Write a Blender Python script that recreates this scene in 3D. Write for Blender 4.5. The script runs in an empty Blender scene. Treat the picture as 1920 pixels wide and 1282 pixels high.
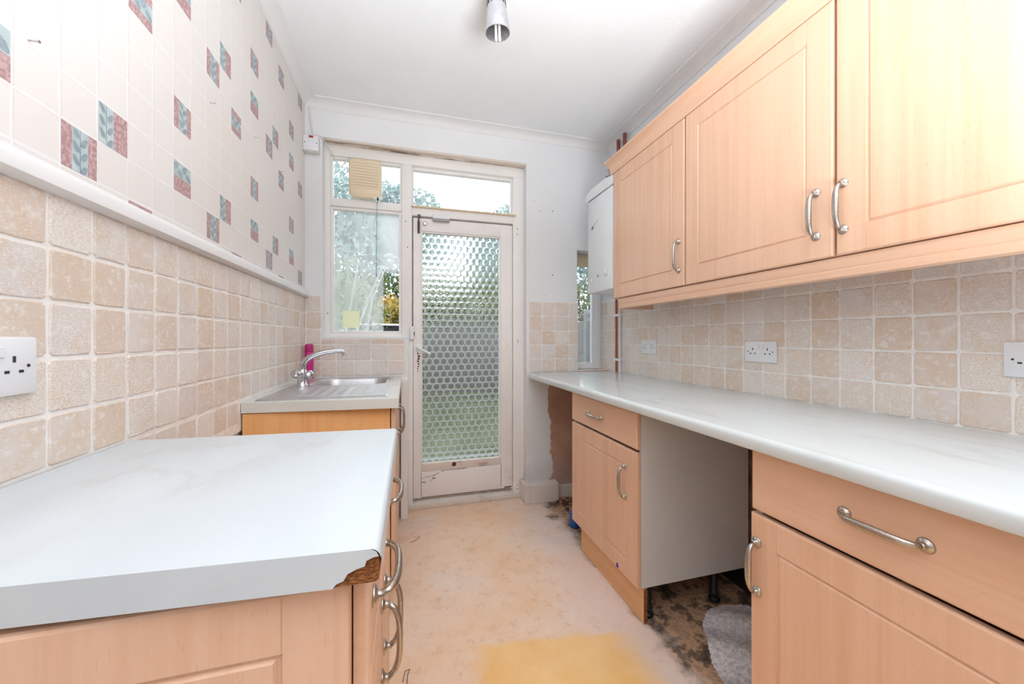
import bpy, bmesh, math, random
from mathutils import Vector, Matrix, noise as mnoise

R = random.Random(7)
SC = bpy.context.scene
COL = SC.collection
PI = math.pi

# ------------------------------------------------------------------ camera, sky, lights, exposure
cam_d = bpy.data.cameras.new('camera')
cam = bpy.data.objects.new('camera', cam_d)
COL.objects.link(cam)
cam_d.sensor_width = 36.0
cam_d.lens = 706.0 * 36.0 / 1920.0
cam_d.shift_y = -6.0 / 1920.0
cam_d.clip_start = 0.02
cam_d.clip_end = 200
cam.location = (0, 0, 1.14)
cam.rotation_euler = (PI / 2, 0, -math.radians(15.666))
SC.camera = cam

W = bpy.data.worlds.new('overcast_sky')
SC.world = W
W.use_nodes = True
bg = W.node_tree.nodes['Background']
bg.inputs['Color'].default_value = (0.93, 0.965, 1.0, 1)
bg.inputs['Strength'].default_value = 3.3

def area(name, loc, target, sx, sy, power, color=(1, 1, 1)):
    d = bpy.data.lights.new(name, 'AREA')
    d.shape = 'RECTANGLE'; d.size = sx; d.size_y = sy; d.energy = power; d.color = color; d.spread = 2.3
    o = bpy.data.objects.new(name, d)
    COL.objects.link(o)
    o.location = loc
    o.rotation_euler = (Vector(target) - Vector(loc)).to_track_quat('-Z', 'Y').to_euler()
    return o
area('bounce_lamp', (0.43, -0.50, 0.95), (0.43, -0.30, 2.6), 0.8, 1.1, 82, (0.90, 0.955, 1.0))

SC.view_settings.view_transform = 'Standard'
SC.view_settings.look = 'None'
SC.view_settings.exposure = 0.15
SC.view_settings.gamma = 1.0
SC.view_settings.use_curve_mapping = False
SC.cycles.use_denoising = True
SC.cycles.max_bounces = 12
SC.cycles.diffuse_bounces = 6
SC.cycles.glossy_bounces = 4
SC.cycles.transmission_bounces = 8
SC.cycles.transparent_max_bounces = 12
SC.cycles.sample_clamp_indirect = 6.0

# ------------------------------------------------------------------ node helpers
def s2l(r, g, b):
    def f(c):
        c /= 255.0
        return c / 12.92 if c <= 0.04045 else ((c + 0.055) / 1.055) ** 2.4
    return (f(r), f(g), f(b), 1.0)

class T:
    def __init__(self, name):
        self.m = bpy.data.materials.new(name)
        self.m.use_nodes = True
        self.t = self.m.node_tree
        self.b = self.t.nodes['Principled BSDF']
        self.out = self.t.nodes['Material Output']
    def n(self, kind, props=None, **ins):
        nd = self.t.nodes.new('ShaderNode' + kind)
        for k, v in (props or {}).items():
            setattr(nd, k, v)
        for k, v in ins.items():
            self.set(nd, k, v)
        return nd
    def set(self, nd, k, v):
        key = int(k[1:]) if (k[0] == 'i' and k[1:].isdigit()) else k.replace('_', ' ')
        s = nd.inputs[key]
        if isinstance(v, bpy.types.NodeSocket):
            self.t.links.new(v, s)
        elif isinstance(v, bpy.types.Node):
            self.t.links.new(v.outputs[0], s)
        else:
            s.default_value = v
    def math(self, op, a, b=0.0, clamp=False):
        nd = self.t.nodes.new('ShaderNodeMath'); nd.operation = op; nd.use_clamp = clamp
        self.set(nd, 'i0', a); self.set(nd, 'i1', b)
        return nd.outputs[0]
    def vmath(self, op, a, b=(0, 0, 0)):
        nd = self.t.nodes.new('ShaderNodeVectorMath'); nd.operation = op
        self.set(nd, 'i0', a); self.set(nd, 'i1', b)
        return nd.outputs[0]
    def noise(self, vec, scale, detail=4.0, rough=0.55, dist=0.0):
        nd = self.n('TexNoise', None, Scale=scale, Detail=detail, Roughness=rough, Distortion=dist)
        self.set(nd, 'Vector', vec)
        return nd.outputs['Fac']
    def ramp(self, fac, stops, interp='LINEAR'):
        nd = self.t.nodes.new('ShaderNodeValToRGB')
        cr = nd.color_ramp; cr.interpolation = interp
        while len(cr.elements) < len(stops):
            cr.elements.new(0.5)
        for e, (p, c) in zip(cr.elements, stops):
            e.position = p
            e.color = c if len(c) == 4 else (*c, 1)
        self.set(nd, 'Fac', fac)
        return nd.outputs['Color']
    def mr(self, v, a, b, c=0.0, d=1.0, smooth=True):
        nd = self.t.nodes.new('ShaderNodeMapRange')
        if smooth: nd.interpolation_type = 'SMOOTHSTEP'
        self.set(nd, 'i0', v)
        for i, x in enumerate((a, b, c, d)):
            self.set(nd, 'i%d' % (i + 1), x)
        return nd.outputs[0]
    def mix(self, fac, a, b, mode='MIX'):
        nd = self.t.nodes.new('ShaderNodeMix'); nd.data_type = 'RGBA'; nd.blend_type = mode
        nd.clamp_factor = True
        self.set(nd, 'i0', fac); self.set(nd, 'i6', a); self.set(nd, 'i7', b)
        return nd.outputs[2]
    def obj(self):
        return self.n('TexCoord').outputs['Object']
    def pos(self):
        return self.n('NewGeometry').outputs['Position']
    def rnd(self):
        return self.n('ObjectInfo').outputs['Random']
    def sep(self, v):
        nd = self.n('SeparateXYZ'); self.set(nd, 'Vector', v)
        return nd.outputs
    def scale(self, v, s):
        return self.vmath('MULTIPLY', v, s)
    def bump(self, h, strength=0.3, dist=0.002):
        nd = self.n('Bump', None, Strength=strength, Distance=dist)
        self.set(nd, 'Height', h)
        self.set(self.b, 'Normal', nd.outputs[0])
    def done(self, color=None, rough=0.5, metal=0.0, spec=0.5, coat=0.0, coatr=0.1):
        if color is not None: self.set(self.b, 'Base Color', color)
        self.set(self.b, 'Roughness', rough)
        self.set(self.b, 'Metallic', metal)
        self.set(self.b, 'Specular IOR Level', spec)
        if coat:
            self.set(self.b, 'Coat Weight', coat); self.set(self.b, 'Coat Roughness', coatr)
        return self.m

def plain(name, rgb, rough=0.5, metal=0.0, spec=0.5, var=0.04, vscale=8.0, bump=0.0, bscale=60.0):
    t = T(name)
    p = t.obj()
    base = s2l(*rgb)
    dk = tuple(c * (1 - 2.2 * var) for c in base[:3]) + (1,)
    c = t.ramp(t.noise(p, vscale, 5), [(0.35, dk), (0.65, base)])
    if bump:
        t.bump(t.noise(p, bscale, 4), bump, 0.002)
    return t.done(c, rough, metal, spec)

# ------------------------------------------------------------------ materials
def wood_mat(name, axis, light=(221, 181, 153), dark=(213, 170, 140)):
    t = T(name)
    p = t.vmath('ADD', t.obj(), t.n('CombineXYZ', None, X=t.math('MULTIPLY', t.rnd(), 7.3), Y=t.math('MULTIPLY', t.rnd(), 3.1), Z=t.math('MULTIPLY', t.rnd(), 5.7)).outputs[0])
    sc = {'z': (45, 45, 1.1), 'y': (45, 1.1, 45), 'x': (1.1, 45, 45)}[axis]
    s2 = {'z': (9, 9, 0.35), 'y': (9, 0.35, 9), 'x': (0.35, 9, 9)}[axis]
    s3 = {'z': (420, 420, 45), 'y': (420, 45, 420), 'x': (45, 420, 420)}[axis]
    a = t.noise(t.scale(p, sc), 1.0, 3, 0.6, 0.6)
    b = t.noise(t.scale(p, s2), 1.0, 4, 0.5, 0.8)
    f = t.math('ADD', t.math('MULTIPLY', a, 0.55), t.math('MULTIPLY', b, 0.45))
    c = t.ramp(f, [(0.34, s2l(*dark)), (0.52, s2l(*light)), (0.68, s2l(min(255, light[0] + 4), light[1] + 5, light[2] + 6))])
    fl = t.noise(t.scale(p, s3), 1.0, 2, 0.5)
    c = t.mix(t.mr(fl, 0.62, 0.75, 0, 0.28), c, s2l(184, 128, 86))
    t.bump(fl, 0.05, 0.001)
    return t.done(c, 0.38, 0, 0.4)

M = {}
M['wood'] = wood_mat('beech_upright_grain', 'z')
M['wood_h'] = wood_mat('beech_level_grain', 'y')
M['wood_x'] = wood_mat('beech_cross_grain', 'x')
M['wood_orange'] = wood_mat('aged_orange_beech', 'z', (234, 178, 120), (226, 165, 106))
M['door'] = wood_mat('beech_door_grain', 'y')
M['drawer'] = wood_mat('beech_drawer_grain', 'x')
M['seam'] = plain('foil_seam', (205, 162, 126), 0.5)
M['carcass'] = plain('white_carcass_board', (214, 210, 208), 0.45, var=0.02, vscale=3)

def nickel():
    t = T('brushed_nickel')
    p = t.obj()
    n = t.noise(t.scale(p, (300, 300, 60)), 1.0, 2)
    c = t.ramp(n, [(0.3, s2l(172, 164, 156)), (0.7, s2l(202, 196, 190))])
    return t.done(c, 0.32, 1.0)
M['nickel'] = nickel()
M['chrome'] = plain('chrome', (208, 210, 214), 0.10, 1.0, var=0.02)

def steel():
    t = T('stainless_steel')
    p = t.pos()
    n = t.noise(t.scale(p, (90, 6, 90)), 1.0, 3)
    c = t.ramp(n, [(0.3, s2l(200, 200, 204)), (0.7, s2l(216, 216, 220))])
    return t.done(c, t.mr(n, 0.3, 0.7, 0.36, 0.44), 1.0)
M['steel'] = steel()

def marble(name, rough, tint=(200, 206, 210), warm=0.0, scale=(2.2, 0.9, 2.0)):
    t = T(name)
    p = t.pos()
    q = t.scale(p, scale)
    d = t.n('TexNoise', None, Scale=1.6, Detail=5.0, Roughness=0.6); t.set(d, 'Vector', q)
    w = t.vmath('ADD', q, t.scale(d.outputs['Color'], (0.9, 0.9, 0.9)))
    v = t.noise(w, 1.1, 6, 0.55)
    vein = t.math('ABSOLUTE', t.math('SUBTRACT', v, 0.5))
    line = t.mr(vein, 0.0, 0.035, 1, 0)
    broken = t.mr(t.noise(q, 2.3, 3), 0.45, 0.65)
    cl = t.noise(t.scale(q, (1, 1, 1)), 2.5, 5)
    c = t.ramp(cl, [(0.3, s2l(tint[0] - 9, tint[1] - 8, tint[2] - 7)), (0.7, s2l(*tint))])
    c = t.mix(t.math('MULTIPLY', t.math('MULTIPLY', line, broken), 0.40), c, s2l(182, 182, 180))
    if warm:
        st = t.mr(t.noise(p, 9.0, 4), 0.60, 0.78, 0, warm)
        c = t.mix(st, c, s2l(200, 178, 140))
    sp = t.mr(t.noise(t.scale(p, (1, 1, 1)), 140, 1), 0.83, 0.86, 0, 0.6)
    c = t.mix(sp, c, s2l(120, 120, 122))
    return t.done(c, rough, 0, 0.5)
M['marble'] = marble('marble_laminate_satin', 0.30)
M['marble_gloss'] = marble('marble_laminate_gloss', 0.13, (209, 215, 216), scale=(2.6, 0.7, 2.0))
M['marble_old'] = marble('marble_laminate_worn', 0.35, (216, 216, 210), 0.5)

def travertine():
    t = T('tumbled_travertine')
    o = t.obj()
    r = t.rnd()
    off = t.n('CombineXYZ', None, X=t.math('MULTIPLY', r, 91.0), Y=t.math('MULTIPLY', r, 47.0), Z=t.math('MULTIPLY', r, 13.0)).outputs[0]
    p = t.vmath('ADD', o, off)
    r2 = t.n('TexWhiteNoise', {'noise_dimensions': '1D'}); t.set(r2, 'W', t.math('MULTIPLY', r, 37.7))
    base = t.ramp(r2.outputs['Value'], [(0.0, s2l(224, 215, 207)), (0.25, s2l(221, 206, 192)), (0.5, s2l(220, 214, 210)), (0.75, s2l(219, 200, 182)), (1.0, s2l(224, 218, 215))])
    lo = t.noise(p, 1.4, 4, 0.6, 0.4)
    c = t.mix(t.mr(lo, 0.42, 0.68, 0, 0.6), base, s2l(217, 194, 169))
    hi = t.noise(p, 5.0, 6, 0.68)
    c = t.mix(t.mr(hi, 0.52, 0.66, 0, 0.8), c, s2l(234, 229, 225))
    pit = t.noise(t.scale(p, (1, 1.5, 1)), 19, 7, 0.72)
    amt = t.mr(r2.outputs['Value'], 0.0, 1.0, 0.42, 0.57, False)
    chalk = t.mr(t.math('SUBTRACT', pit, amt), 0.0, 0.12, 0, 0.85)
    c = t.mix(chalk, c, s2l(236, 233, 230))
    dk = t.mr(t.noise(p, 22, 4, 0.7), 0.30, 0.40, 0.30, 0)
    c = t.mix(dk, c, s2l(190, 168, 146))
    h = t.math('ADD', t.math('MULTIPLY', pit, 0.6), t.math('MULTIPLY', hi, 0.5))
    t.bump(h, 0.55, 0.0035)
    return t.done(c, 0.62, 0, 0.3)
M['tile'] = travertine()

def grout():
    t = T('pale_grout')
    p = t.pos()
    n = t.noise(p, 35, 5)
    c = t.ramp(n, [(0.3, s2l(230, 226, 222)), (0.6, s2l(240, 238, 236))])
    t.bump(n, 0.4, 0.003)
    return t.done(c, 0.8, 0, 0.2)
M['grout'] = grout()

def plaster(name, rgb, bscale=14, bstr=0.12, far=False, low=False):
    t = T(name)
    p = t.pos()
    base = s2l(*rgb)
    n = t.noise(p, 3.0, 5)
    c = t.ramp(n, [(0.3, tuple(v * 0.955 for v in base[:3]) + (1,)), (0.7, base)])
    if far:
        x, y, z = t.sep(p)
        e = t.noise(p, 7.0, 5)
        # bare gypsum plaster left below the worktop where paint stops on a wavering edge
        edge = t.math('ADD', x, t.math('MULTIPLY', t.math('SUBTRACT', e, 0.5), 0.12))
        bare = t.math('MULTIPLY', t.mr(edge, 0.990, 0.996), t.mr(z, 0.905, 0.915, 1, 0))
        bc = t.ramp(t.noise(p, 5.0, 5), [(0.3, s2l(168, 130, 112)), (0.7, s2l(196, 160, 140))])
        c = t.mix(bare, c, bc)
        damp = t.math('MULTIPLY', t.mr(t.math('ADD', z, t.math('MULTIPLY', e, 0.2)), 0.26, 0.40, 1, 0), 0.35)
        c = t.mix(damp, c, s2l(186, 172, 176))
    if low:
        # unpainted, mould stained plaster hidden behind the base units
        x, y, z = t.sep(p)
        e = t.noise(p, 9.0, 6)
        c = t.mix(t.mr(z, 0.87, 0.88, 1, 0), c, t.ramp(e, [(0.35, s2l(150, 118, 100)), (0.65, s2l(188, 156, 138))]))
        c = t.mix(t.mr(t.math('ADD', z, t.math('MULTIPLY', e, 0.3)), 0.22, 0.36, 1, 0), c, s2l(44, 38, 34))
    t.bump(t.noise(p, bscale, 5, 0.6), bstr, 0.004)
    return t.done(c, 0.75, 0, 0.25)
M['wall'] = plaster('white_painted_plaster', (231, 233, 235), far=True)
M['wall_side'] = plaster('white_wall_paint', (226, 230, 234))
M['wall_low'] = plaster('white_paint_over_bare_plaster', (226, 230, 234), low=True)
M['wall_dim'] = plaster('darkened_back_wall', (112, 104, 98))  # unseen back wall darkened so it throws less light into the room
M['ceiling'] = plaster('textured_ceiling_paint', (231, 233, 235), 26, 0.28)
M['coving'] = plain('white_coving', (226, 226, 226), 0.6, var=0.01)

def dirty_paint(name, rgb, dirt, amount, lo=0.58, hi=0.72, scale=6.0):
    t = T(name)
    p = t.pos()
    base = s2l(*rgb)
    c = t.ramp(t.noise(p, 5, 4), [(0.3, tuple(v * 0.95 for v in base[:3]) + (1,)), (0.7, base)])
    c = t.mix(t.mr(t.noise(p, scale, 6, 0.65), lo, hi, 0, amount), c, s2l(*dirt))
    c = t.mix(t.mr(t.noise(p, 70, 3), 0.70, 0.78, 0, 0.5), c, s2l(140, 118, 104))
    t.bump(t.noise(p, 40, 4), 0.15, 0.002)
    return t.done(c, 0.45, 0, 0.4)
M['paint'] = dirty_paint('old_gloss_paint', (243, 241, 239), (226, 212, 200), 0.30)
M['paint_door'] = dirty_paint('worn_door_paint', (243, 240, 239), (220, 202, 190), 0.30)
M['paint_worn'] = dirty_paint('flaking_paint', (228, 216, 208), (160, 128, 108), 0.6, 0.56, 0.66, 14)
M['paint_yellow'] = dirty_paint('yellowed_paint', (222, 202, 172), (190, 160, 124), 0.5)
def mould():
    t = T('mouldy_soffit_paint')
    p = t.pos()
    x, y, z = t.sep(p)
    n = t.noise(t.scale(p, (5, 40, 40)), 1.0, 6, 0.65)
    band = t.math('SUBTRACT', 1.0, t.math('MULTIPLY', t.math('ABSOLUTE', t.math('SUBTRACT', y, t.math('ADD', 2.585, t.math('MULTIPLY', x, 0.03)))), 26.0), True)
    c = t.mix(t.mr(n, 0.35, 0.7, 0, 0.5), s2l(222, 212, 202), s2l(204, 184, 164))
    c = t.mix(t.math('MULTIPLY', t.mr(n, 0.46, 0.56), band), c, s2l(112, 90, 72))
    return t.done(c, 0.7, 0, 0.2)
M['mould'] = mould()
M['skirt'] = dirty_paint('grubby_skirting_paint', (222, 214, 206), (158, 140, 124), 0.6, 0.50, 0.72, 9)
M['white_plastic'] = plain('white_plastic', (230, 232, 236), 0.3, var=0.01)
M['cable'] = plain('white_cable_sheath', (222, 220, 218), 0.45, var=0.02)
M['boiler'] = plain('white_enamel', (226, 230, 233), 0.28, var=0.008, vscale=2)
M['grey'] = plain('grey_plastic', (168, 172, 178), 0.4)
M['dark'] = plain('dark_recess', (48, 44, 44), 0.6)
M['black'] = plain('black_plastic', (26, 28, 34), 0.35)
M['red'] = plain('red_neon_lens', (176, 52, 60), 0.25)
M['cream'] = plain('yellowed_cream_plastic', (234, 218, 188), 0.4, var=0.03)
M['cream_dk'] = plain('cream_shadowed_plastic', (120, 98, 70), 0.6, var=0.03)
M['teal'] = plain('teal_string', (62, 146, 164), 0.7)
M['copper'] = plain('red_brown_copper_pipe', (186, 98, 66), 0.42, 0.35, var=0.12, vscale=20)
M['copper_dk'] = plain('painted_copper_pipe', (150, 84, 74), 0.5, 0.1, var=0.1, vscale=20)
M['pink'] = plain('magenta_can', (214, 44, 140), 0.28, 0.15, var=0.02)
M['pink_dk'] = plain('dark_magenta_cap', (188, 34, 116), 0.32, var=0.02)
M['pale'] = plain('pale_print', (238, 210, 230), 0.4, var=0.01)
M['navy'] = plain('navy_print', (48, 40, 96), 0.4, var=0.01)
M['rust'] = plain('rusted_metal', (112, 74, 60), 0.7, 0.2, var=0.15, vscale=60)
M['iron'] = plain('dull_iron', (96, 92, 90), 0.5, 0.7, var=0.1)
def note_paper():
    t = T('pale_green_note_paper')
    df = t.n('BsdfDiffuse', None, Color=s2l(250, 250, 228)); tl = t.n('BsdfTranslucent', None, Color=s2l(250, 250, 228))
    mx = t.n('MixShader', None, Fac=0.55); t.set(mx, 'i1', df); t.set(mx, 'i2', tl)
    t.set(t.out, 'Surface', mx)
    return t.m
M['note'] = note_paper()
M['blue'] = plain('blue_plastic', (40, 92, 170), 0.35)
M['purple'] = plain('purple_ink', (70, 46, 160), 0.6)
M['plinth'] = wood_mat('beech_plinth', 'y', (222, 172, 124), (212, 160, 112))
M['lead'] = plain('lead_sheet', (106, 113, 122), 0.55, var=0.05)
M['fence'] = plain('weathered_grey_timber', (112, 108, 109), 0.85, var=0.13, vscale=9, bump=0.4)
M['post'] = plain('concrete_post', (122, 122, 124), 0.9, var=0.06)
M['trunk'] = plain('pale_bark', (176, 172, 160), 0.9, var=0.1)

def chipboard():
    t = T('raw_chipboard')
    p = t.pos()
    n = t.noise(t.scale(p, (160, 160, 420)), 1.0, 4, 0.7)
    c = t.ramp(n, [(0.3, s2l(70, 42, 26)), (0.5, s2l(140, 88, 52)), (0.7, s2l(184, 128, 82))])
    t.bump(n, 0.9, 0.004)
    return t.done(c, 0.9, 0, 0.1)
M['chip'] = chipboard()

def floor_mat():
    t = T('stained_bare_floor')
    p = t.pos()
    x, y, z = t.sep(p)
    a = t.noise(p, 1.6, 5, 0.6)
    c = t.ramp(a, [(0.34, s2l(232, 194, 158)), (0.50, s2l(232, 204, 180)), (0.66, s2l(228, 212, 200))])
    b = t.noise(p, 7.0, 6, 0.65)
    c = t.mix(t.mr(b, 0.55, 0.72, 0, 0.6), c, s2l(216, 168, 128))
    b2 = t.noise(p, 19.0, 7, 0.75)
    c = t.mix(t.mr(b2, 0.52, 0.68, 0, 0.55), c, s2l(206, 162, 130))
    c = t.mix(t.mr(b2, 0.30, 0.44, 0.5, 0), c, s2l(238, 222, 208))
    # pink-white worn strip along the right hand units
    wp = t.mr(t.math('ADD', x, t.math('MULTIPLY', a, 0.5)), 0.86, 1.10, 0, 0.55)
    c = t.mix(wp, c, s2l(228, 208, 202))
    # fibrous scratches
    f = t.noise(t.scale(p, (1, 1, 1)), 46, 3, 0.6, 3.0)
    ln = t.mr(t.math('ABSOLUTE', t.math('SUBTRACT', f, 0.5)), 0.0, 0.012, 1, 0)
    c = t.mix(t.math('MULTIPLY', ln, t.mr(b, 0.40, 0.55, 0, 0.55)), c, s2l(158, 112, 84))
    # ochre patch where a sheet once lay
    e1 = t.math('ADD', t.math('MULTIPLY', x, -0.154), t.math('SUBTRACT', 1.432, y))
    e1 = t.math('ADD', e1, t.math('MULTIPLY', t.math('SUBTRACT', b, 0.5), 0.10))
    m1 = t.mr(e1, -0.012, 0.03)
    m2 = t.mr(t.math('ADD', x, t.math('MULTIPLY', b, 0.12)), 0.26, 0.36)
    m3 = t.mr(t.math('ADD', x, t.math('MULTIPLY', b, 0.16)), 0.80, 0.95, 1, 0)
    om = t.math('MULTIPLY', t.math('MULTIPLY', m1, m2), m3)
    oc = t.ramp(t.noise(p, 6, 5), [(0.3, s2l(236, 186, 112)), (0.7, s2l(242, 202, 142))])
    oc = t.mix(t.math('MULTIPLY', ln, 0.35), oc, s2l(206, 146, 72))
    c = t.mix(t.math('MULTIPLY', om, 0.88), c, oc)
    # black mould and dirt where the units and appliances stood
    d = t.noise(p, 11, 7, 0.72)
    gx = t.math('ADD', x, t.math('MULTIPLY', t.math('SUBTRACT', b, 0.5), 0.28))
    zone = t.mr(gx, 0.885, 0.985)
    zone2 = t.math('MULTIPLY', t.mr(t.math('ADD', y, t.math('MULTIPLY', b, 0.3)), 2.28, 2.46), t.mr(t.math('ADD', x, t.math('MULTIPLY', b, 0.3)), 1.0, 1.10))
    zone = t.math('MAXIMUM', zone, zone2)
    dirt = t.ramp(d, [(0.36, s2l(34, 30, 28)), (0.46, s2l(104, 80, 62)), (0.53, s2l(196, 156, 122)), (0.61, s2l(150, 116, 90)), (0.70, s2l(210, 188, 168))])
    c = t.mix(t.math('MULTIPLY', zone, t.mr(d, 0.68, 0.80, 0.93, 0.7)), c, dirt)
    sp = t.mr(t.noise(p, 95, 2), 0.76, 0.80, 0, 0.8)
    c = t.mix(sp, c, s2l(120, 86, 66))
    t.bump(t.math('ADD', b, t.math('MULTIPLY', f, 0.4)), 0.25, 0.004)
    return t.done(c, 0.6, 0, 0.3)
M['floor'] = floor_mat()

def wallpaper():
    t = T('embossed_tile_wallpaper')
    p = t.pos()
    x, y, z = t.sep(p)
    P = 0.0845
    def lines(v, o):
        fr = t.math('FRACT', t.math('DIVIDE', t.math('SUBTRACT', v, o - P * 60), P))
        return t.mr(t.math('ABSOLUTE', t.math('SUBTRACT', fr, 0.5)), 0.455, 0.485)
    g = t.math('MAXIMUM', lines(y, 0.8585), lines(z, 1.449))
    n = t.noise(p, 90, 4)
    lo = t.noise(p, 1.2, 3)
    c = t.ramp(lo, [(0.3, s2l(224, 218, 213)), (0.7, s2l(227, 224, 222))])
    c = t.mix(t.math('MULTIPLY', g, 0.5), c, s2l(236, 236, 238))
    t.bump(t.math('ADD', t.math('MULTIPLY', n, 0.25), g), 0.35, 0.0015)
    return t.done(c, 0.55, 0, 0.35)
M['paper'] = wallpaper()

def printed(name, a, b, sc, lo=0.45, hi=0.6):
    t = T(name)
    c = t.ramp(t.noise(t.pos(), sc, 4), [(lo, s2l(*a)), (hi, s2l(*b))])
    return t.done(c, 0.55, 0, 0.3)
M['pr_pink'] = printed('dusty_rose_print', (172, 136, 138), (198, 170, 170), 130)
M['pr_blue'] = printed('duck_egg_print', (178, 194, 197), (190, 205, 208), 30)
M['pr_leaf'] = printed('slate_leaf_print', (142, 159, 166), (156, 173, 179), 40)

def glass_clear(name, haze=0.04, film_reflection=False):
    t = T(name)
    tr = t.n('BsdfTransparent', None, Color=(0.96, 0.98, 0.98, 1))
    gl = t.n('BsdfGlossy', None, Color=(1, 1, 1, 1), Roughness=0.02)
    fr = t.n('Fresnel', None, IOR=1.45)
    mx = t.n('MixShader'); t.set(mx, 'Fac', t.math('MULTIPLY', fr.outputs[0], 0.8)); t.set(mx, 'i1', tr); t.set(mx, 'i2', gl)
    df = t.n('BsdfDiffuse', None, Color=(0.86, 0.9, 0.92, 1)); tl = t.n('BsdfTranslucent', None, Color=(0.86, 0.9, 0.92, 1))
    ad = t.n('MixShader', None, Fac=0.5); t.set(ad, 'i1', df); t.set(ad, 'i2', tl)
    m2 = t.n('MixShader'); t.set(m2, 'i1', mx); t.set(m2, 'i2', ad)
    if film_reflection:
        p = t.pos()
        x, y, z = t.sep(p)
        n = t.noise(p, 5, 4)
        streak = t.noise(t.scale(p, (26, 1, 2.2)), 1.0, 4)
        # reflection painted pale over the upper right; thin condensation left, wiped clear lower right
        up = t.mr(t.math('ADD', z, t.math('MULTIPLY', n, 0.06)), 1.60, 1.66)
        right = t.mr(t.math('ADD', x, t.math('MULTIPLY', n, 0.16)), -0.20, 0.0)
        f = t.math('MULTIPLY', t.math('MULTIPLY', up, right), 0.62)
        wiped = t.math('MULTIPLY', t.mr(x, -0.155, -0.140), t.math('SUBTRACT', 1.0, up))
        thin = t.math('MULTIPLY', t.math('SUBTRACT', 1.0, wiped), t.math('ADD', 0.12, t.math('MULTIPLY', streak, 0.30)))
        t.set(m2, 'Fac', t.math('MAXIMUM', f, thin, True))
    else:
        t.set(m2, 'Fac', haze)
    t.set(t.out, 'Surface', m2)
    return t.m
M['glass'] = glass_clear('clear_window_glass', 0.06)
M['glass_film_reflection'] = glass_clear('misted_glass_painted_reflection', film_reflection=True)

def glass_obscure(name='pressed_circle_glass', milk=0.0):
    t = T(name)
    g = t.n('BsdfRefraction', None, Color=(0.93, 0.97, 0.96, 1), Roughness=0.04, IOR=1.42)
    s = t.n('BsdfGlossy', None, Color=(1, 1, 1, 1), Roughness=0.06)
    fr = t.n('Fresnel', None, IOR=1.42)
    mx = t.n('MixShader'); t.set(mx, 'Fac', fr.outputs[0]); t.set(mx, 'i1', g); t.set(mx, 'i2', s)
    if milk:
        tl = t.n('BsdfTranslucent', None, Color=(0.9, 0.95, 0.96, 1)); df = t.n('BsdfDiffuse', None, Color=(0.9, 0.95, 0.96, 1))
        a = t.n('MixShader', None, Fac=0.35); t.set(a, 'i1', tl); t.set(a, 'i2', df)
        b = t.n('MixShader', None, Fac=milk); t.set(b, 'i1', mx); t.set(b, 'i2', a)
        mx = b
    t.set(t.out, 'Surface', mx)
    return t.m
M['glass_obscure'] = glass_obscure()
M['glass_rim'] = glass_obscure('pressed_glass_ridges', 0.45)

def bubble_mat():
    t = T('clear_bubble_wrap')
    tr = t.n('BsdfTransparent', None, Color=(0.93, 0.92, 0.93, 1))
    gl = t.n('BsdfPrincipled', None, Base_Color=s2l(244, 240, 242), Roughness=0.22)
    n = t.noise(t.pos(), 60, 6, 0.8)
    mx = t.n('MixShader'); t.set(mx, 'Fac', t.mr(n, 0.35, 0.65, 0.50, 0.95)); t.set(mx, 'i1', tr); t.set(mx, 'i2', gl)
    t.set(t.out, 'Surface', mx)
    return t.m
M['bubble'] = bubble_mat()
M['tube_glass'] = plain('frosted_lamp_tube', (236, 232, 226), 0.25, var=0.01)

def leafy(name, a, b, c3):
    t = T(name)
    n = t.noise(t.pos(), 2.2, 4)
    n2 = t.noise(t.pos(), 14, 3)
    f = t.math('ADD', t.math('MULTIPLY', n, 0.6), t.math('MULTIPLY', n2, 0.4))
    a, b, c3 = [tuple(v * 0.87 for v in q) for q in (a, b, c3)]
    c = t.ramp(f, [(0.38, s2l(*a)), (0.5, s2l(*b)), (0.62, s2l(*c3))])
    df = t.n('BsdfDiffuse'); t.set(df, 'Color', c)
    tl = t.n('BsdfTranslucent'); t.set(tl, 'Color', c)
    mx = t.n('MixShader', None, Fac=0.4); t.set(mx, 'i1', df); t.set(mx, 'i2', tl)
    t.set(t.out, 'Surface', mx)
    return t.m
M['leaf_tree'] = leafy('misty_tree_leaves', (122, 148, 150), (156, 182, 180), (188, 208, 206))
M['leaf_hedge'] = leafy('hedge_leaves', (70, 84, 56), (116, 128, 84), (158, 164, 106))
M['leaf_autumn'] = leafy('autumn_leaves', (140, 146, 84), (206, 182, 96), (218, 162, 100))
M['leaf_shrub'] = leafy('grey_green_leaves', (120, 134, 104), (154, 168, 130), (184, 192, 160))
M['grass'] = leafy('lawn_grass', (98, 106, 90), (122, 128, 110), (146, 150, 134))

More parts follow.
